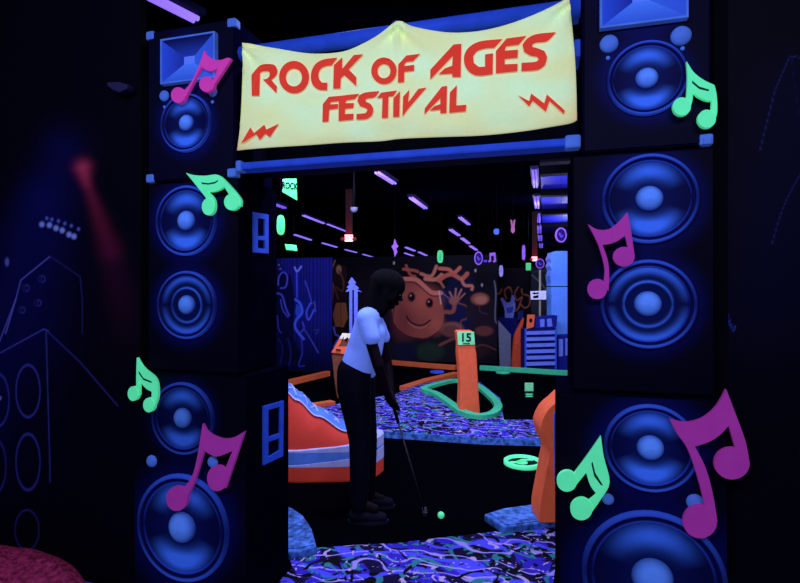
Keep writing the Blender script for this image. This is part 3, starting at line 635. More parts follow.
# ============================================================ NUMBERED OBSTACLES
def obstacle(name, label, cat, front, t, depth, mat, bev=.02, sub=None):
    q3 = [D(x, y, t) for x, y in front]; zmin = min(p.z for p in q3)
    tt = thing(name, Vector((sum(p.x for p in q3) / len(q3), sum(p.y for p in q3) / len(q3), max(0, zmin))), label, cat)
    prism(sub or 'body', [q3], Fv * depth, mat, tt, bevel=bev); return tt
t15 = 1.426 * FPX / (414 - CY)
h15 = D(467, 414, t15).z
pr = spline([(458.5, 346), (458.2, 356), (459.5, 370), (460.2, 390), (459.2, 414.5)], 4)
pl = spline([(480.3, 414.5), (478.6, 390), (477.6, 370), (476.8, 356), (475.2, 346)], 4)
o15 = obstacle('numbered_obstacle', 'tall orange obstacle with green plate numbered 15', 'obstacle', [(457, 331.5), (458.5, 346)] + pr[1:] + pl + [(474, 331.5)], t15, .30, ORANGE)
a_, b_, c_, d_ = D(457.2, 331.8, t15 - .015), D(474.0, 331.8, t15 - .015), D(474.9, 344.5, t15 - .015), D(458.2, 345.0, t15 - .015)
prism('number_plate', [[a_, b_, c_, d_]], Fv * .018, paint('plate_green', (126, 232, 160), glow=.15), o15)
text('number', '15', D(465.8, 337.8, t15 - .019), Rv, Zv, .135, BLACK, o15); box_ = prism('caption_line', [[D(463, 343.2, t15 - .02), D(470, 343.2, t15 - .02), D(470, 344, t15 - .02), D(463, 344, t15 - .02)]], Fv * .003, BLACK, o15)
t14 = 780 / (399 - CY)
o14 = obstacle('numbered_obstacle', 'orange obstacle with slanted plate numbered 14 behind the golfer', 'obstacle', [(331.5, 355), (334, 351), (343, 340), (350, 338), (351, 399), (337, 399), (334, 380)], t14, .25, paint('tan_obstacle', (120, 70, 50), glow=.04))
pp = [(342.3, 333.2), (351.2, 333.6), (344.5, 354.3), (331.2, 352.6)]
prism('number_plate', [[D(x, y, t14 - .03 - (354 - y) * -.004) for x, y in pp]], Fv * .03, ORANGE, o14, bevel=.004)
pt_ = [(342.3, 333.2), (351.2, 333.6), (349.4, 339.2), (339.0, 338.6)]
prism('plate_top', [[D(x, y, t14 - .034 - (354 - y) * -.004) for x, y in pt_]], Fv * .01, paint('plate_pale', (226, 224, 190), glow=.1), o14)
text('number', '14', D(344.3, 339.6, t14 - .012), Rv + Zv * -.0, Zv + Rv * .45, .10, BLACK, o14); 
prism('caption_line', [[D(x, y, t14 - .05) for x, y in ((336, 349), (341, 349.5), (340.7, 351), (335.5, 350.5))]], Fv * .01, BLACK, o14)
# arrow prop
ta = 7.6
ar = obstacle('arrow_prop', 'tall pale blue arrow standing behind obstacle 14', 'arrow', [(351.5, 277), (356, 283), (354.5, 284), (359, 288.5), (357, 289.5), (362, 292), (357.5, 291.5), (357.2, 394.2), (349.4, 394.2), (349.2, 291.5), (345, 292), (348.5, 288.5), (346.5, 287.5), (349.5, 284), (348, 283)], ta, .08, paint('pale_blue_prop', (96, 112, 226), glow=.08), .006, 'arrow_board')
prism('centre_stripe', [[D(x, y, ta - .006) for x, y in ((352.3, 290), (353.9, 290), (354, 394), (352.4, 394))]], Fv * .008, NAVY, ar)
# orange obstacle by the right doorway
to = 3.25
pf = spline([(575, 392), (565, 395), (557, 402), (550, 408), (544.5, 416), (541, 427), (544, 439), (549.5, 451), (547, 467), (543, 490), (539.5, 510), (539.5, 524)], 4)
oo = thing('curvy_obstacle', (D(575, 516, to).x, D(575, 516, to).y, .055), 'smooth orange hourglass obstacle half hidden behind the right speaker stack', 'obstacle')
fr = [D(x, y, to) for x, y in pf] + [D(1150 - x, y, to) for x, y in pf[::-1][:-1]]
for p in fr: p.z = max(p.z, .056)
prism('obstacle_body', [fr], Fv * .2, ORANGE, oo, bevel=.055, smooth=False)
prism('blue_edge', [[D(x, y, to - .02) for x, y in ((554.5, 414), (560, 410), (560, 486), (555.5, 483))]], Fv * .03, BLUE, oo, bevel=.003)
# ============================================================ PAINTED PANELS DEEP IN THE ROOM
def mural(name, label, x0, x1, pytop, Y, bg, fn, step, glow=.10):
    X0, X1 = XA(x0, Y), XA(x1, Y); z1 = P((x0 + x1) / 2, pytop, Y).z
    t = tag(panel(name, X0, X1, Y, 0, z1, step, bg, fn, glow=glow), label, 'mural'); return t
def art_face(a):
    for cx, cy, rx, ry, c, k in ((450, 330, 60, 34, (34, 22, 34), .7), (365, 320, 30, 40, (28, 16, 30), .8), (430, 350, 50, 14, (20, 24, 26), .7), (452, 300, 9, 14, (14, 20, 64), .9), (462, 284, 13, 12, (8, 12, 44), .9), (459, 318, 12, 14, (14, 20, 66), .8)): a.oval(cx, cy, rx, ry, c, .8, k)
    a.poly(spline([(398, 279), (406, 277), (420, 280), (430, 290), (438, 294), (442, 303), (444, 314), (442, 326), (434, 334), (424, 338), (410, 336), (400, 330), (393, 320), (392, 300), (394, 287)], 4, True), (142, 70, 58))
    a.oval(404, 320, 10, 18, (108, 48, 48), 1.2, .7); a.oval(424, 300, 14, 12, (172, 88, 66), 1.4, .7); a.oval(436, 324, 7, 9, (176, 92, 72), 1.3, .6)
    a.line([(396, 300), (393, 322), (404, 335), (424, 339), (438, 332)], 1.0, (66, 28, 34), curve=True)
    a.line([(404, 279), (416, 279.5), (424, 286), (432, 292.5), (441, 293)], 4.2, (196, 112, 92), .9, curve=True); a.line([(404, 282), (415, 283), (423, 289), (431, 295.5), (440, 296)], 1.2, (84, 34, 38), curve=True)
    for cx, cy in ((411.5, 297), (429.5, 303)): a.oval(cx, cy, 3.9, 5.0, (78, 34, 36), .4); a.oval(cx, cy, 2.9, 4.0, (10, 6, 12), .3); a.oval(cx - .8, cy - 1.4, .8, 1, (190, 140, 120), .6)
    a.line([(406.5, 316), (410, 321.5), (417, 325), (424, 324.5), (430.5, 320)], 1.5, (34, 12, 20), curve=True); a.line([(408, 322), (414, 326.5), (421, 328), (427, 326)], .9, (190, 106, 88), .8, .7, True)
    T_ = lambda p: S((410, 255), .1286, p)
    for p, w, c in (([(-50, 110), (30, 120), (60, 130)], 3, (150, 74, 56)), ([(-30, 80), (0, 150), (40, 165)], 2.4, (150, 74, 56)), ([(85, 145), (165, 165), (205, 88)], 3.2, (170, 100, 76)), ([(120, 185), (200, 190), (245, 155)], 4, (178, 108, 84)),
                    ([(230, 105), (300, 112), (340, 140), (388, 98)], 3.6, (176, 92, 72)), ([(225, 200), (270, 165), (330, 150), (400, 185), (445, 145)], 4.2, (166, 84, 64)), ([(400, 185), (425, 235), (482, 240), (482, 268)], 3.0, (178, 100, 80)), ([(240, 215), (262, 250)], 2.4, (150, 90, 74)), ([(225, 280), (235, 340), (240, 380)], 1.1, (190, 170, 160)),
                    ([(275, 442), (335, 438), (347, 365)], 4, (134, 74, 58)), ([(345, 360), (308, 288)], 1.8, (158, 100, 86)), ([(350, 350), (357, 262)], 1.8, (158, 100, 86)), ([(360, 350), (400, 268)], 1.8, (158, 100, 86)), ([(370, 355), (426, 300)], 1.6, (150, 90, 76)), ([(235, 280), (300, 335)], .8, (100, 110, 170)),
                    ([(385, 378), (440, 402), (442, 490), (400, 510), (392, 560)], 1.2, (120, 70, 52)), ([(655, 200), (668, 300), (662, 500), (700, 545)], 1.1, (92, 96, 120)), ([(540, 400), (545, 440), (600, 460)], 1.0, (60, 44, 60))): a.line(T_(p), w, c, .9, curve=True)
    a.oval(454, 300.5, 5, 4.5, (140, 84, 70), .5)
    for x, y, rx, ry, c in ((480, 299, 8.8, 6, (132, 76, 60)), (481, 300, 6, 4, (160, 100, 80)), (452, 329, 11, 7, (128, 78, 66)), (451, 331, 9, 6, (104, 58, 52)), (484, 331, 9, 5, (96, 50, 46)), (430, 352, 14, 9, (28, 46, 36)), (405, 352, 12, 10, (18, 20, 44)), (473, 350, 16, 8, (44, 22, 28)), (470, 312, 5, 8, (30, 20, 34))): a.oval(x, y, rx, ry, c, .4)
    for x, y in ((475.5, 270.5), (482, 285), (394, 263), (380, 274)): a.oval(x, y, 1.0, 1.7, (150, 140, 140), .5)
    a.line([(440, 345), (455, 338), (468, 336)], 3, (110, 60, 52), curve=True); a.line([(460, 358), (480, 345), (496, 350)], 1.2, (96, 54, 46), curve=True)
    Q = lambda p: S((260, 250), .2059, p)
    a.poly(Q([(352, 60), (420, 80), (425, 300), (415, 380), (350, 440), (340, 300), (356, 170), (336, 120)]), (34, 20, 24))
    a.line(Q([(365, 50), (338, 120), (356, 175), (350, 260), (342, 330), (336, 450)]), 1.1, (150, 92, 70), .8); a.poly(Q([(370, 255), (418, 258), (426, 330), (405, 375), (365, 372), (354, 310)]), (146, 88, 56)); a.line(Q([(392, 262), (394, 370)]), .7, (92, 52, 38))
    a.oval(*Q([(383, 95)])[0], 2.6, 4.2, (150, 104, 80), .5); a.line(Q([(383, 100), (405, 150), (400, 200), (365, 180), (380, 240)]), 1.5, (96, 56, 46), curve=True); a.line(Q([(358, 375), (366, 410), (395, 425), (375, 440), (358, 470)]), 1.8, (92, 98, 210)); a.oval(*Q([(548, 200)])[0], 3, 5, (110, 60, 46), .5)
    a.line(Q([(590, 150), (530, 250)]), 1.0, (96, 56, 46))
mural('mural_board', 'far mural board painted with a smiling brown face under flames', 332, 497, 256, 10.9, (5, 4, 14), art_face, .0125)
def art_band(a):
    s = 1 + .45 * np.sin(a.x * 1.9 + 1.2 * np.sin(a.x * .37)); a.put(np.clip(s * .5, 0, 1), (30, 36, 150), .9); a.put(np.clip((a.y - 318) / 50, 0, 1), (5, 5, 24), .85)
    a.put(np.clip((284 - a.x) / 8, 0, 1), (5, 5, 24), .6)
    a.poly(S((260, 250), .2059, [(80, 100), (150, 120), (170, 260), (160, 420), (210, 540), (100, 540), (80, 300)]), (6, 6, 30), .8)
    Q = lambda p: S((260, 250), .2059, p); c1 = (70, 76, 200)
    for p, w, c in (([(178, 100), (180, 230)], 1.3, (66, 80, 214)), ([(168, 84), (181, 104), (200, 80)], 1.7, (104, 124, 236)), ([(82, 210), (108, 222), (125, 280), (142, 318)], 1.5, c1), ([(88, 170), (92, 130), (112, 108), (132, 126), (126, 178), (100, 185)], 1.4, c1), ([(100, 240), (110, 290), (136, 326)], 1.0, c1),
                    ([(172, 240), (196, 262), (204, 305), (176, 340), (172, 380), (212, 432)], 2.4, (64, 92, 224)), ([(206, 350), (214, 380), (196, 400)], 1.2, c1), ([(200, 430), (205, 500), (188, 560), (215, 562)], 1.8, (40, 48, 150)), ([(246, 258), (226, 300), (236, 340), (262, 290)], 1.5, (70, 86, 220)),
                    ([(218, 150), (236, 200), (252, 262)], 1.0, c1), ([(215, 385), (250, 440), (282, 498)], 1.2, (64, 66, 170)), ([(84, 320), (90, 380), (104, 404)], 1.1, (52, 54, 160)), ([(90, 430), (110, 480), (95, 560)], 1.6, (24, 26, 96)), ([(135, 430), (150, 500), (140, 560)], 1.6, (28, 30, 104)), ([(262, 390), (285, 388), (270, 410)], 1.2, (44, 48, 130)), ([(264, 250), (270, 300)], 1.0, c1)):
        a.line(Q(p), w, c, .8, curve=True)
    a.poly(Q([(178, 262), (196, 275), (198, 305), (180, 325), (170, 300)]), (40, 70, 190)); a.oval(*Q([(92, 72)])[0], .9, .9, (110, 100, 150), .6); a.oval(*Q([(98, 92)])[0], .9, .9, (110, 100, 150), .6)
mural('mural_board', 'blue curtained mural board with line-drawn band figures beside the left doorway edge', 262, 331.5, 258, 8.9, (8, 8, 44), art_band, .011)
def art_horns(a):
    Q = lambda p: S((500, 240), .1543, p)
    a.poly(Q([(-10, 500), (35, 500), (100, 500), (150, 620), (-20, 640)]), (20, 26, 110)); a.poly(Q([(2, 378), (16, 372), (42, 405), (68, 402), (76, 352), (92, 362), (100, 430), (86, 505), (34, 505), (28, 440)]), (120, 134, 214)); a.poly(Q([(40, 440), (86, 430), (84, 470), (44, 475)]), (60, 72, 170))
    for p in ([(-90, 480), (-60, 420), (-30, 470)], [(-40, 330), (-10, 350), (12, 320)], [(40, 380), (30, 330), (60, 305), (78, 340)], [(118, 305), (96, 345), (108, 390), (142, 370), (135, 395), (120, 440)], [(140, 318), (148, 350), (190, 365), (190, 420), (160, 440), (134, 415)], [(100, 460), (120, 440), (128, 420)], [(-110, 380), (-95, 450)]):
        a.line(Q(p), 1.3, (150, 82, 56), .8, curve=True)
    a.poly(Q([(115, 465), (150, 455), (150, 505), (112, 520)]), (30, 44, 120))
mural('mural_board', 'dark mural board of a raised blue hand with curling flames', 486, 531, 268, 12.6, (8, 6, 16), art_horns, .014)
def art_grey(a):
    a.line([(532, 275), (541, 283), (546, 290)], 1.2, (96, 100, 96)); a.line([(534, 272), (548, 270)], .8, (60, 64, 72)); a.oval(540, 305, 8, 12, (44, 46, 56), .8, .6)
mural('mural_board', 'grey mural board behind the pale pole and white sign', 531, 552, 266, 12.2, (30, 34, 42), art_grey, .016)
# far pole and sign
tp = 10.4
po = D(540, 0, tp); tube('pole', [(po.x, po.y, 0), (po.x, po.y, D(540, 270, tp).z)], .022, paint('pale_pole', (150, 150, 120))); tag(bpy.data.objects['pole'], 'thin pale pole behind the white sign in the far room', 'pole')
def card(name, label, cat, pts, t, mat, th=.02, group=None, bevel=.003):
    q3 = [D(x, y, t) for x, y in pts]; o = thing(name, Vector((sum(p.x for p in q3) / len(q3), sum(p.y for p in q3) / len(q3), min(p.z for p in q3))), label, cat, group)
    prism('board', [q3], Fv * th, mat, o, bevel=bevel); return o
WH = paint('glowing_white_board', (196, 206, 255), glow=.25)
ws = card('white_sign', 'small white sign with black symbols fixed to the pale pole', 'sign', [(530.5, 291.3), (546.3, 290.6), (546.3, 299.6), (531, 299.6)], tp - .06, WH)
for pts in ([(532, 293), (535, 292.3), (537, 294), (534, 294.6)], [(533, 296.2), (538.5, 295), (538.5, 297.8), (533.5, 298.4)], [(536, 292.6), (538.6, 292.2), (538.6, 294.2), (537, 294.2)]): prism('symbol', [[D(x, y, tp - .064) for x, y in pts]], Fv * .004, BLACK, ws)
# ============================================================ RACK AND TALL BLUE CABINET (right)
tr = 780 / (371 - CY)
rk = card('slatted_rack', 'blue rack of pale horizontal slats at the far end of the opening', 'rack', [(525, 329.5), (556.5, 328), (556.5, 370.5), (525, 370.5)], tr, paint('rack_blue', (18, 24, 96)), .35)
for k in range(6):
    y = 331.5 + k * 6.2; prism('slat', [[D(x, yy, tr - .05) for x, yy in ((526.5, y), (555.5, y - .8), (555.5, y + 2.6), (526.5, y + 3.4))]], Fv * .07, paint('slat_pale_blue', (104, 128, 232), glow=.1), rk, bevel=.006)
for x in (525.2, 555.2): prism('upright', [[D(a, b, tr - .03) for a, b in ((x, 329), (x + 1.5, 329), (x + 1.5, 370.4), (x, 370.4))]], Fv * .06, BLUE, rk)
bx = card('counter_box', 'blue box with two pale panels on top of the slatted rack', 'box', [(536, 317.5), (557.5, 315.5), (556.5, 327.5), (535.5, 328.5)], tr + .03, paint('counter_blue', (26, 36, 140)), .28)
for pts in ([(540, 319.5), (544.5, 319), (544.5, 326.8), (540.5, 327.2)], [(547, 319), (551.5, 318.5), (552.5, 326.4), (547.6, 326.8)]): prism('pale_panel', [[D(x, y, tr + .015) for x, y in pts]], Fv * .02, paint('slat_pale_blue', (104, 128, 232)), bx)
sg = card('small_sign', 'small orange sign standing beside the blue box on the rack', 'sign', [(527.5, 314.6), (535, 314.8), (533.8, 327), (526.6, 329.0)], tr + .05, ORANGE, .03)
prism('sign_mark', [[D(x, y, tr + .045) for x, y in ell(530.8, 320.5, 1.6, 2.2, 14)]], Fv * .006, BLACK, sg)
sd_ = card('side_box', 'low blue open box right of the slatted rack', 'box', [(557, 336), (573, 335), (573, 371), (557, 371)], tr + .12, paint('counter_blue', (26, 36, 140)), .3)
for pts in ([(559, 339), (563, 339), (563, 356), (559, 356.5)], [(565.5, 338.5), (570, 338.5), (570, 355), (565.5, 355.6)]): prism('pale_panel', [[D(x, y, tr + .105) for x, y in pts]], Fv * .02, paint('slat_pale_blue', (104, 128, 232)), sd_)
tc_ = tr + .6
cab = thing('tall_cabinet', D(562, 365, tc_) * 1.0, 'tall plain light blue cabinet at the right edge of the opening', 'cabinet'); cab.location.z = 0
CB = paint('cabinet_light_blue', (92, 146, 250), glow=.14, vary=.05)
jag = [(552.5, 252), (551.5, 256), (550, 258), (551.6, 262), (550.2, 266), (552, 270), (550.2, 276), (551.4, 283), (551, 286)]
prism('upper_board', [[D(x, y, tc_) for x, y in [(569.6, 251), (556, 251)] + jag + [(569.6, 286)]]], Fv * .35, CB, cab, bevel=.008)
prism('lower_board', [[D(x, y, tc_) for x, y in [(551.3, 287), (572, 287), (572, 365), (552.5, 365)]]], Fv * .35, CB, cab, bevel=.008)
for p in [o for o in cab.children if o.name.startswith('lower')]:
    for v in p.data.vertices:
        if v.co.z < .12: v.co.z = 0
tg = 780 / (368.5 - CY)
gpn = card('plank', 'upright grey plank with a slanted top in front of the hand mural', 'plank', [(498.5, 320.5), (511, 334.5), (510.5, 368.5), (500, 368.5)], tg, paint('grey_plank', (92, 98, 118)), .06)
fp = card('flame_cutout', 'orange-red pointed flame cut-out beside the grey plank', 'cut-out', spline([(524, 318), (519, 326), (514.5, 336), (512.8, 348), (512, 368), (525, 368), (524, 350), (520.5, 342), (521.5, 332)], 3, True), tg + .15, paint('dull_red_orange', (190, 72, 48), glow=.06), .08)
for o in (gpn, fp):
    for p in o.children:
        for v in p.data.vertices:
            if v.co.z + o.location.z < .05: v.co.z = -o.location.z
# small hole marker sign
tm = 780 / (398 - CY)
mkr = card('hole_marker', 'small green square hole marker with a caption on the black turf', 'sign', [(525, 383), (533.5, 383), (533.5, 391.3), (525, 391.3)], tm, paint('plate_green', (126, 232, 160)), .02)
prism('caption_board', [[D(x, y, tm) for x, y in ((525, 393), (533.5, 393), (533.5, 397.8), (525, 397.8))]], Fv * .02, paint('caption_dark_green', (30, 90, 70)), mkr)
prism('marker_post', [[D(x, y, tm + .02) for x, y in ((528, 385), (530.5, 385), (530.5, 398), (528, 398))]], Fv * .015, BLACK, mkr)
for y in (393.8, 395.8): prism('caption_line', [[D(x, yy, tm - .004) for x, yy in ((526, y), (532.5, y), (532.5, y + .9), (526, y + .9))]], Fv * .004, GREEN, mkr)
dk = G(503, 373); lathe('cup_disc', [(.13, 0), (.13, .03), (.0001, .03)], dk, (0, 0, 1), GR2); tag(bpy.data.objects['cup_disc'], 'flat green disc on the floor below the grey plank', 'disc')
bk = G(437, 372.5); lathe('blue_disc', [(.13, 0), (.13, .03), (.0001, .03)], bk, (0, 0, 1), BLUE); tag(bpy.data.objects['blue_disc'], 'flat blue disc on the floor below the smiling face mural', 'disc')
# ============================================================ CEILING: BLACKLIGHT FIXTURES
TUBE = lamp('blacklight_tube', (150, 116, 255), 1.0); TUBE2 = lamp('dim_blacklight_tube', (118, 90, 236), .8)
HOUS = paint('fixture_housing', (24, 22, 60))
GF = 'blacklight fixtures on the ceiling'
def fixture(label, a, b, w, m=TUBE, two=True, z=3.12):
    p, q_ = G(*a, z), G(*b, z); w *= .75; d = (q_ - p); d.z = 0; d.normalize(); s = Vector((-d.y, d.x, 0)); t = thing('blacklight_fixture', (p + q_) / 2 + Zv * (CEIL - z), label, 'ceiling light', GF)
    ww = w / 2
    hvs = [x + s * e * (ww + .02) + Zv * zz for x in (p - d * .03, q_ + d * .03) for e in (-1, 1) for zz in (.045, CEIL - z)]
    mk('housing', hvs, BOXF, HOUS, t)
    for e in ((-1, 1) if two else (0,)): tube('tube', [p + s * e * ww * .55 + Zv * .02, q_ + s * e * ww * .55 + Zv * .02], ww * .42 if two else ww, m, t, 12)
    return t
FX = [((148, -1), (196, 23), .10, 'violet blacklight tube above the left speaker stack'), ((377, 174), (394, 184.8), .11, 'nearest blacklight fixture right of the red exit glow'), ((411, 199), (425.5, 209.3), .12, 'blacklight fixture second nearest in the diagonal middle row'),
      ((303.6, 216.5), (323.7, 224.2), .10, 'first blacklight of the long pair leading to the left exit sign'), ((327.5, 225), (351.6, 234.2), .08, 'second blacklight of the long pair touching the left exit sign'), ((294.7, 235.4), (310.8, 240.6), .12, 'nearest blacklight of the low row above the curtain mural'),
      ((322.6, 243.7), (336.6, 247.7), .12, 'second blacklight of the low row above the curtain mural'), ((345.3, 250.2), (356.5, 253), .12, 'third blacklight of the low row above the curtain mural'), ((363, 254.8), (372.8, 257.5), .12, 'farthest blacklight of the low row, beside the golfer\'s head'),
      ((275.3, 205.8), (284.7, 209), .12, 'dim blacklight just under the green hanging sign'), ((460, 218.5), (468.8, 225.3), .12, 'blacklight fixture alone above the middle of the mural'), ((450.5, 230.5), (459, 236.2), .14, 'nearest blacklight of the short row ending at a round sign'),
      ((462, 239), (468.8, 244), .16, 'middle blacklight of the short row ending at a round sign'), ((470.5, 246.6), (476.5, 250.6), .16, 'last blacklight of the short row, touching a round sign'), ((406, 248), (414.5, 251.3), .16, 'upper blacklight of the small cluster beside the purple bolt'),
      ((405, 253.6), (413.3, 256.4), .14, 'lower blacklight of the small cluster beside the purple bolt'), ((419, 252.6), (426.5, 256), .16, 'blacklight between the purple bolt and the green pill sign'),
      ((534.4, 172), (535.6, 188.4), .10, 'nearest blacklight of the straight row by the blue ceiling beams'), ((536.6, 198.5), (537, 209), .12, 'second blacklight of the straight row by the blue ceiling beams'), ((537.9, 215.3), (538.2, 223), .14, 'third blacklight of the straight row by the blue ceiling beams'),
      ((539, 227), (539.3, 233.6), .16, 'fourth blacklight of the straight row by the blue ceiling beams'), ((540, 236.5), (540.2, 241), .18, 'fifth blacklight of the straight row by the blue ceiling beams'), ((541, 244.5), (541.1, 248), .18, 'farthest blacklight of the straight row above the right exit sign')]
for k, (a, b, w, l) in enumerate(FX): fixture(l, a, b, w, TUBE2 if k in (9,) or k >= 17 else TUBE)
# pale end plate of nearest fixture
# right ceiling strip, its blue light put into the panel colour, with dark beams
xs = G(540, 225, CEIL).x + .06
tag(box('trim_1', xs, 4.4, 5.0, 26, CEIL - .012, CEIL, paint('blue_lit_ceiling', (30, 34, 150), vary=.3, scale=2)), kind='structure')
for k, y in enumerate((160, 172, 194, 213, 226, 236)):
    g = G(555, y, CEIL - .1); tag(box('trim_%d' % (k + 2), xs, 4.4, g.y, g.y + .16, CEIL - .12, CEIL - .012, dark), kind='structure')
# ============================================================ HANGING SIGNS
def hang(o, pts, t, mat=BLACK):
    for x, y in pts:
        p = D(x, y, t); tube('hanger', [p, (p.x, p.y, CEIL)], .0018, mat, o, 6)
GS = paint('sign_green', (78, 206, 112), glow=.25); PS = paint('sign_violet', (150, 96, 210), glow=.12); BS = paint('sign_blue_violet', (84, 70, 200), glow=.12)
t = 6.0
s1 = card('hanging_sign', 'green hanging sign with slanted bottom reading ROCK', 'hanging sign', [(282.4, 179), (296.4, 178.6), (297, 200.5), (282.4, 192)], t, GS); hang(s1, [(285, 179), (294, 179)], t + .01)
text('lettering', 'ROCK', D(289.8, 186, t - .004), Rv * 1 - Zv * .12, Zv, .105, NAVY, s1, wide=.62)
def pill(x, y, rx, ry, n=24): return [(x + rx * math.copysign(abs(math.cos(a)) ** .6, math.cos(a)), y + ry * math.copysign(abs(math.sin(a)) ** .8, math.sin(a))) for a in [i * 2 * PI / n for i in range(n)]]
def pillsign(label, x, y, rx, ry, t, mat, inner=None, th=.03):
    o = card('hanging_sign', label, 'hanging sign', pill(x, y, rx, ry), t, mat, th); hang(o, [(x, y - ry + .3)], t + .01)
    if inner: prism('slot', [[D(a, b, t - .004) for a, b in pill(x, y + .5, rx * .28, ry * .62)]], Fv * .004, inner, o)
    return o
pillsign('green pill-shaped hanging sign with a dark slot below the ROCK sign', 280.6, 225, 4, 10, 6.4, GS, GR2)
pillsign('green pill-shaped hanging sign high above the smiling face', 440.2, 256.6, 3, 6.4, 9.0, GS, GR2)
o = card('hanging_sign', 'small flat green hanging sign above the curtain mural', 'hanging sign', [(284.8, 244), (296, 245), (297.4, 251), (286, 249.8)], 8.0, GS); hang(o, [(287, 244.5), (294, 245.2)], 8.01)
prism('lettering_line', [[D(x, y, 7.996) for x, y in ((287, 246.4), (294.8, 247.2), (295, 248.6), (287.4, 247.8))]], Fv * .004, GR2, o)
o = card('hanging_sign', 'purple lightning bolt hanging above the golfer', 'hanging sign', [(394.6, 238.5), (396.6, 243.6), (398.6, 246.2), (396.4, 248.5), (397.4, 252.0), (394.6, 257.2), (393.8, 251), (391.4, 246.2), (393.4, 244.4)], 8.4, PS); hang(o, [(394.7, 239)], 8.41)
def ringsign(label, x, y, rx, ry, t):
    o = thing('hanging_sign', D(x, y + ry, t), label, 'hanging sign'); k = 520 / t
    prism('rim', [[D(a, b, t) for a, b in ell(x, y, rx, ry, 28)], [D(a, b, t) for a, b in ell(x, y, rx * .78, ry * .8, 28)]], Fv * .03, PS, o); prism('disc', [[D(a, b, t + .005) for a, b in ell(x, y, rx * .8, ry * .82, 28)]], Fv * .02, paint('disc_indigo', (34, 24, 92)), o)
    prism('emblem', [[D(a, b, t - .0) for a, b in S((x, y), 1, [(-rx * .4, -ry * .3), (-rx * .1, -ry * .3), (rx * .1, ry * .1), (rx * .4, -ry * .1), (rx * .4, ry * .15), (0, ry * .4), (-rx * .4, 0)])]], Fv * .005, BS, o)
    hang(o, [(x, y - ry)], t + .01); return o
ringsign('round violet hanging sign at the end of the short light row', 478.6, 258.2, 4.2, 6.8, 9.4); ringsign('round violet hanging sign below the right exit sign', 540.2, 263.6, 4.4, 5.0, 9.6); o = ringsign('round violet hanging sign above the tall blue cabinet', 561.2, 235, 5.6, 7.6, 6.6)
o = thing('hanging_sign', D(492, 263, 9.4), 'violet music note cut-out hanging beside a round sign', 'hanging sign')
prism('note_cutout', [[D(x, y, 9.4) for x, y in ((489.6, 253), (495.4, 252.4), (496.2, 261.5), (494, 262.6), (492.8, 261), (494.4, 260), (494.0, 255.6), (491, 256), (491.2, 261.4), (489, 262.4), (488, 261), (489.8, 259.8))]], Fv * .03, PS, o); hang(o, [(492.5, 252.9)], 9.41)
prism('note_tail', [[D(x, y, 9.4) for x, y in ((484, 260.2), (487, 260), (487, 262), (484, 262))]], Fv * .02, BS, o); tube('link', [D(486.5, 261, 9.41), D(489, 261, 9.41)], .008, BLACK, o, 6)
o = thing('hanging_sign', D(513, 233, 8.2), 'pinkish guitar-shaped cut-out hanging in the middle of the ceiling', 'hanging sign')
prism('cutout', [[D(x, y, 8.2) for x, y in ((510.6, 219.5), (512, 220), (513, 225.2), (514, 220), (515.4, 219.5), (514.6, 227), (515, 231), (513, 233.6), (511, 231), (511.6, 227))]], Fv * .03, paint('sign_rose', (150, 84, 120), glow=.1), o); hang(o, [(513, 225.4)], 8.21)
pillsign('narrow violet hanging sign left of the right exit sign', 523.8, 252.6, 1.6, 7.6, 9.0, PS); pillsign('narrow pale violet hanging sign above the raised hand mural', 501.2, 271, 2.0, 5.8, 10.0, paint('sign_lilac', (150, 140, 200), glow=.1))
pillsign('tiny blue hanging sign near the blue-lit ceiling strip', 496.6, 231.6, 2.6, 3.0, 8.0, paint('sign_blue', (70, 100, 190), glow=.1))
o = card('hanging_sign', 'small square green hanging sign beside the right exit sign', 'hanging sign', [(526, 263), (531, 263), (531, 270.4), (526, 270.4)], 9.8, GS); hang(o, [(528.5, 263.2)], 9.81)
def exitsign(label, x, y, w, h, t):
    o = card('exit_sign', label, 'exit sign', [(x - w / 2, y - h / 2), (x + w / 2, y - h / 2), (x + w / 2, y + h / 2), (x - w / 2, y + h / 2)], t, lamp('exit_glow', (255, 200, 205), 1.6), .05)
    text('lettering', 'EXIT', D(x, y, t - .004), Rv, Zv, h * t / 520 * .85, lamp('exit_red', (255, 30, 40), 1.0), o, wide=.8)
    p = D(x, y - h / 2, t + .03); mk('haze_stem', boxv(p.x - .055, p.x + .055, p.y, p.y + .04, p.z, CEIL), BOXF, paint('stem_haze_red', (38, 12, 16)), o)  # wide stem added and coloured red for the haze above the sign
    L = bpy.data.lights.new('exit_light', 'POINT'); L.energy = 3.5; L.color = (1, .05, .08); L.shadow_soft_size = .02; lo = bpy.data.objects.new('exit_light', L); lo.location = D(x, y - h, t - .12); COL.objects.link(lo)
    for sg in (-1, 1): lathe('emergency_lamp', [(.03, 0), (.035, .04), (.0001, .045)], D(x + sg * w * .75, y + h * .2, t + .02), -Fv, paint('dim_lamp', (90, 40, 30)), o, n=12); tube('lamp_arm', [D(x + sg * w * .75, y + h * .2, t + .025), D(x, y + h * .2, t + .025)], .01, BLACK, o, 6)
exitsign('glowing red exit sign above the golfer near the left light rows', 348.7, 238, 8, 6.5, 8.6)
exitsign('glowing red exit sign at the end of the straight right-hand light row', 534.7, 258.8, 5.2, 4.2, 11.0)
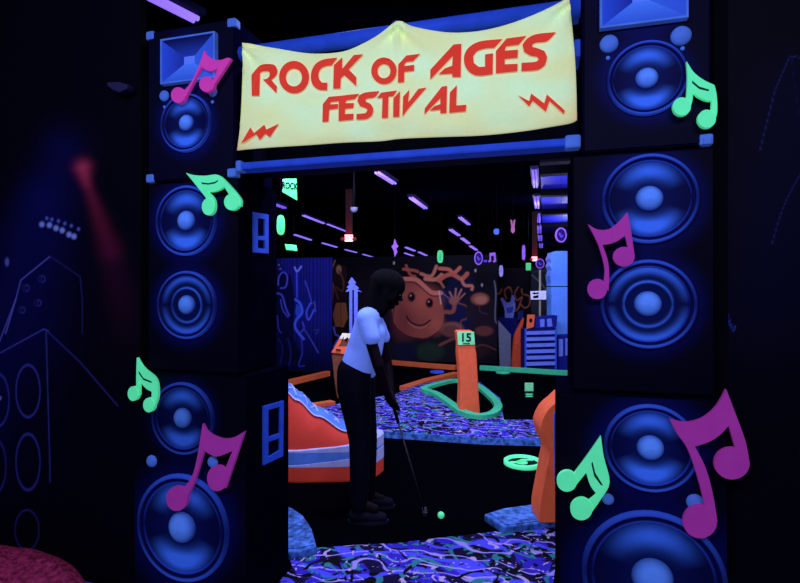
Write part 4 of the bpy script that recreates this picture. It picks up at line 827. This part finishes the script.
# ceiling devices
for (x, y, t, lab) in ((354, 209, 7.0, 'small pale camera dome on the dark ceiling'), (116.5, 87, 0, 'faint grey lamp head on the left wall above the red beam')):
    if t: 
        o = thing('ceiling_camera', D(x, y, t), lab, 'camera'); p = D(x, y, t); lathe('dome', [(.05, .02), (.045, -.02), (.02, -.045), (.0001, -.05)], p, (0, 0, 1), paint('pale_plastic', (110, 110, 140)), o, n=20); tube('bracket', [p, (p.x, p.y, CEIL)], .015, BLACK, o, 8)
    else:
        p = P(x, y, WB); o = thing('wall_lamp', p, lab, 'lamp'); G_ = paint('lamp_grey', (44, 44, 84))
        q2 = [P(a, b, WB - .07) for a, b in ((106, 82), (118, 81.5), (127.5, 84), (126, 89), (119, 92.5), (112, 90), (107, 86))]
        prism('lamp_head', [q2], (0, .05, 0), G_, o, bevel=.008); tube('wall_arm', [(p.x, WB - .03, p.z), (p.x, WB + .002, p.z)], .012, BLACK, o, 8)
# pink speckled rock bottom left
PKR = paint('pink_speckled_rock', (158, 46, 92), .9, vary=.7, scale=45, glow=.08, bump=.8)
vs, fs = [], []; n, m = 48, 16; rc = Vector((-2.60, 1.96, 0))
for j in range(m + 1):
    for i in range(n):
        a = 2 * PI * i / n; b = PI / 2 * j / m
        r = 1 + .06 * mnoise.noise(Vector((math.cos(a) * 2, math.sin(a) * 2, b * 2))) + .015 * mnoise.noise(Vector((math.cos(a) * 12, math.sin(a) * 12, b * 12)))
        vs.append(rc + Vector((.47 * r * math.cos(a) * math.cos(b) ** .7, .19 * r * math.sin(a) * math.cos(b) ** .7, .008 + .185 * r * math.sin(b) ** .9)))
for j in range(m):
    for i in range(n): p, q_ = j * n + i, j * n + (i + 1) % n; fs.append((p, q_, q_ + n, p + n))
fs.append(tuple(range(m * n, (m + 1) * n)))
tag(mk('rock', vs, fs, PKR, None, smooth=True), 'low pink speckled rock at the foot of the left mural wall', 'rock')
# ============================================================ LIGHTS
def area(name, loc, target, sx, sy, e, col):
    L = bpy.data.lights.new(name, 'AREA'); L.shape = 'RECTANGLE'; L.size = sx; L.size_y = sy; L.energy = e; L.color = col
    o = bpy.data.objects.new(name, L); o.location = loc; o.rotation_euler = (Vector(target) - Vector(loc)).to_track_quat('-Z', 'Y').to_euler(); COL.objects.link(o)
def point(name, loc, e, col, r=.0):
    L = bpy.data.lights.new(name, 'POINT'); L.energy = e; L.color = col; L.shadow_soft_size = r; o = bpy.data.objects.new(name, L); o.location = loc; COL.objects.link(o)
UV = (.60, .60, 1.0)
area('lobby_fill', (-1.5, -.5, 3.1), (-1.2, 2.2, 1.3), 1.4, .12, 46, UV)  # unseen lobby lamps added to light the speaker wall
area('lobby_fill', (.75, -.5, 3.1), (.2, 2.2, 1.5), 1.4, .12, 40, UV)
area('course_fill', (-.5, 2.9, 3.12), (-.9, 4.2, 0), 1.4, .12, 60, UV)  # unseen lamps behind the header, added to light the course and murals
area('course_fill', (-2.2, 3.4, 3.12), (-1.9, 4.4, .3), 1.4, .12, 45, UV)
area('course_fill', (0.2, 4.3, 3.12), (-.2, 6.6, .3), 1.4, .12, 50, UV)
area('course_fill', (-3.0, 5.2, 3.12), (-3.2, 9, 1.0), 1.4, .12, 60, UV)
area('course_fill', (-1.2, 5.2, 3.12), (-1.6, 10.9, 1.2), 1.4, .12, 95, UV)
point('far_tube_fill', D(440, 232, 9.2), 30, UV); point('far_tube_fill', D(535, 222, 9.6), 40, UV); point('far_tube_fill', D(580, 200, 7.5) - Zv * .3, 60, UV); point('far_tube_fill', D(570, 222, 12) - Zv * .3, 90, UV); point('far_tube_fill', D(300, 236, 7.8), 16, (.6, .6, 1))  # points near far tubes; two more added to wash the ceiling strip blue
w = bpy.data.worlds.new('world'); scn.world = w; w.use_nodes = True
w.node_tree.nodes['Background'].inputs['Color'].default_value = (.01, .012, .06, 1); w.node_tree.nodes['Background'].inputs['Strength'].default_value = .3
# ============================================================ CAMERA
cd = bpy.data.cameras.new('camera'); cam = bpy.data.objects.new('camera', cd); COL.objects.link(cam)
cam.location = EYE; cam.rotation_euler = (PI / 2, 0, TH); cd.sensor_width = 36; cd.lens = FPX * 36 / 800; cd.clip_end = 100; cd.clip_start = .05
scn.camera = cam
scn.view_settings.view_transform = 'Standard'; scn.view_settings.look = 'None'; scn.view_settings.gamma = 1; scn.view_settings.exposure = 0; scn.view_settings.use_curve_mapping = False
scn.cycles.use_denoising = True; scn.cycles.max_bounces = 5; scn.cycles.sample_clamp_indirect = 3
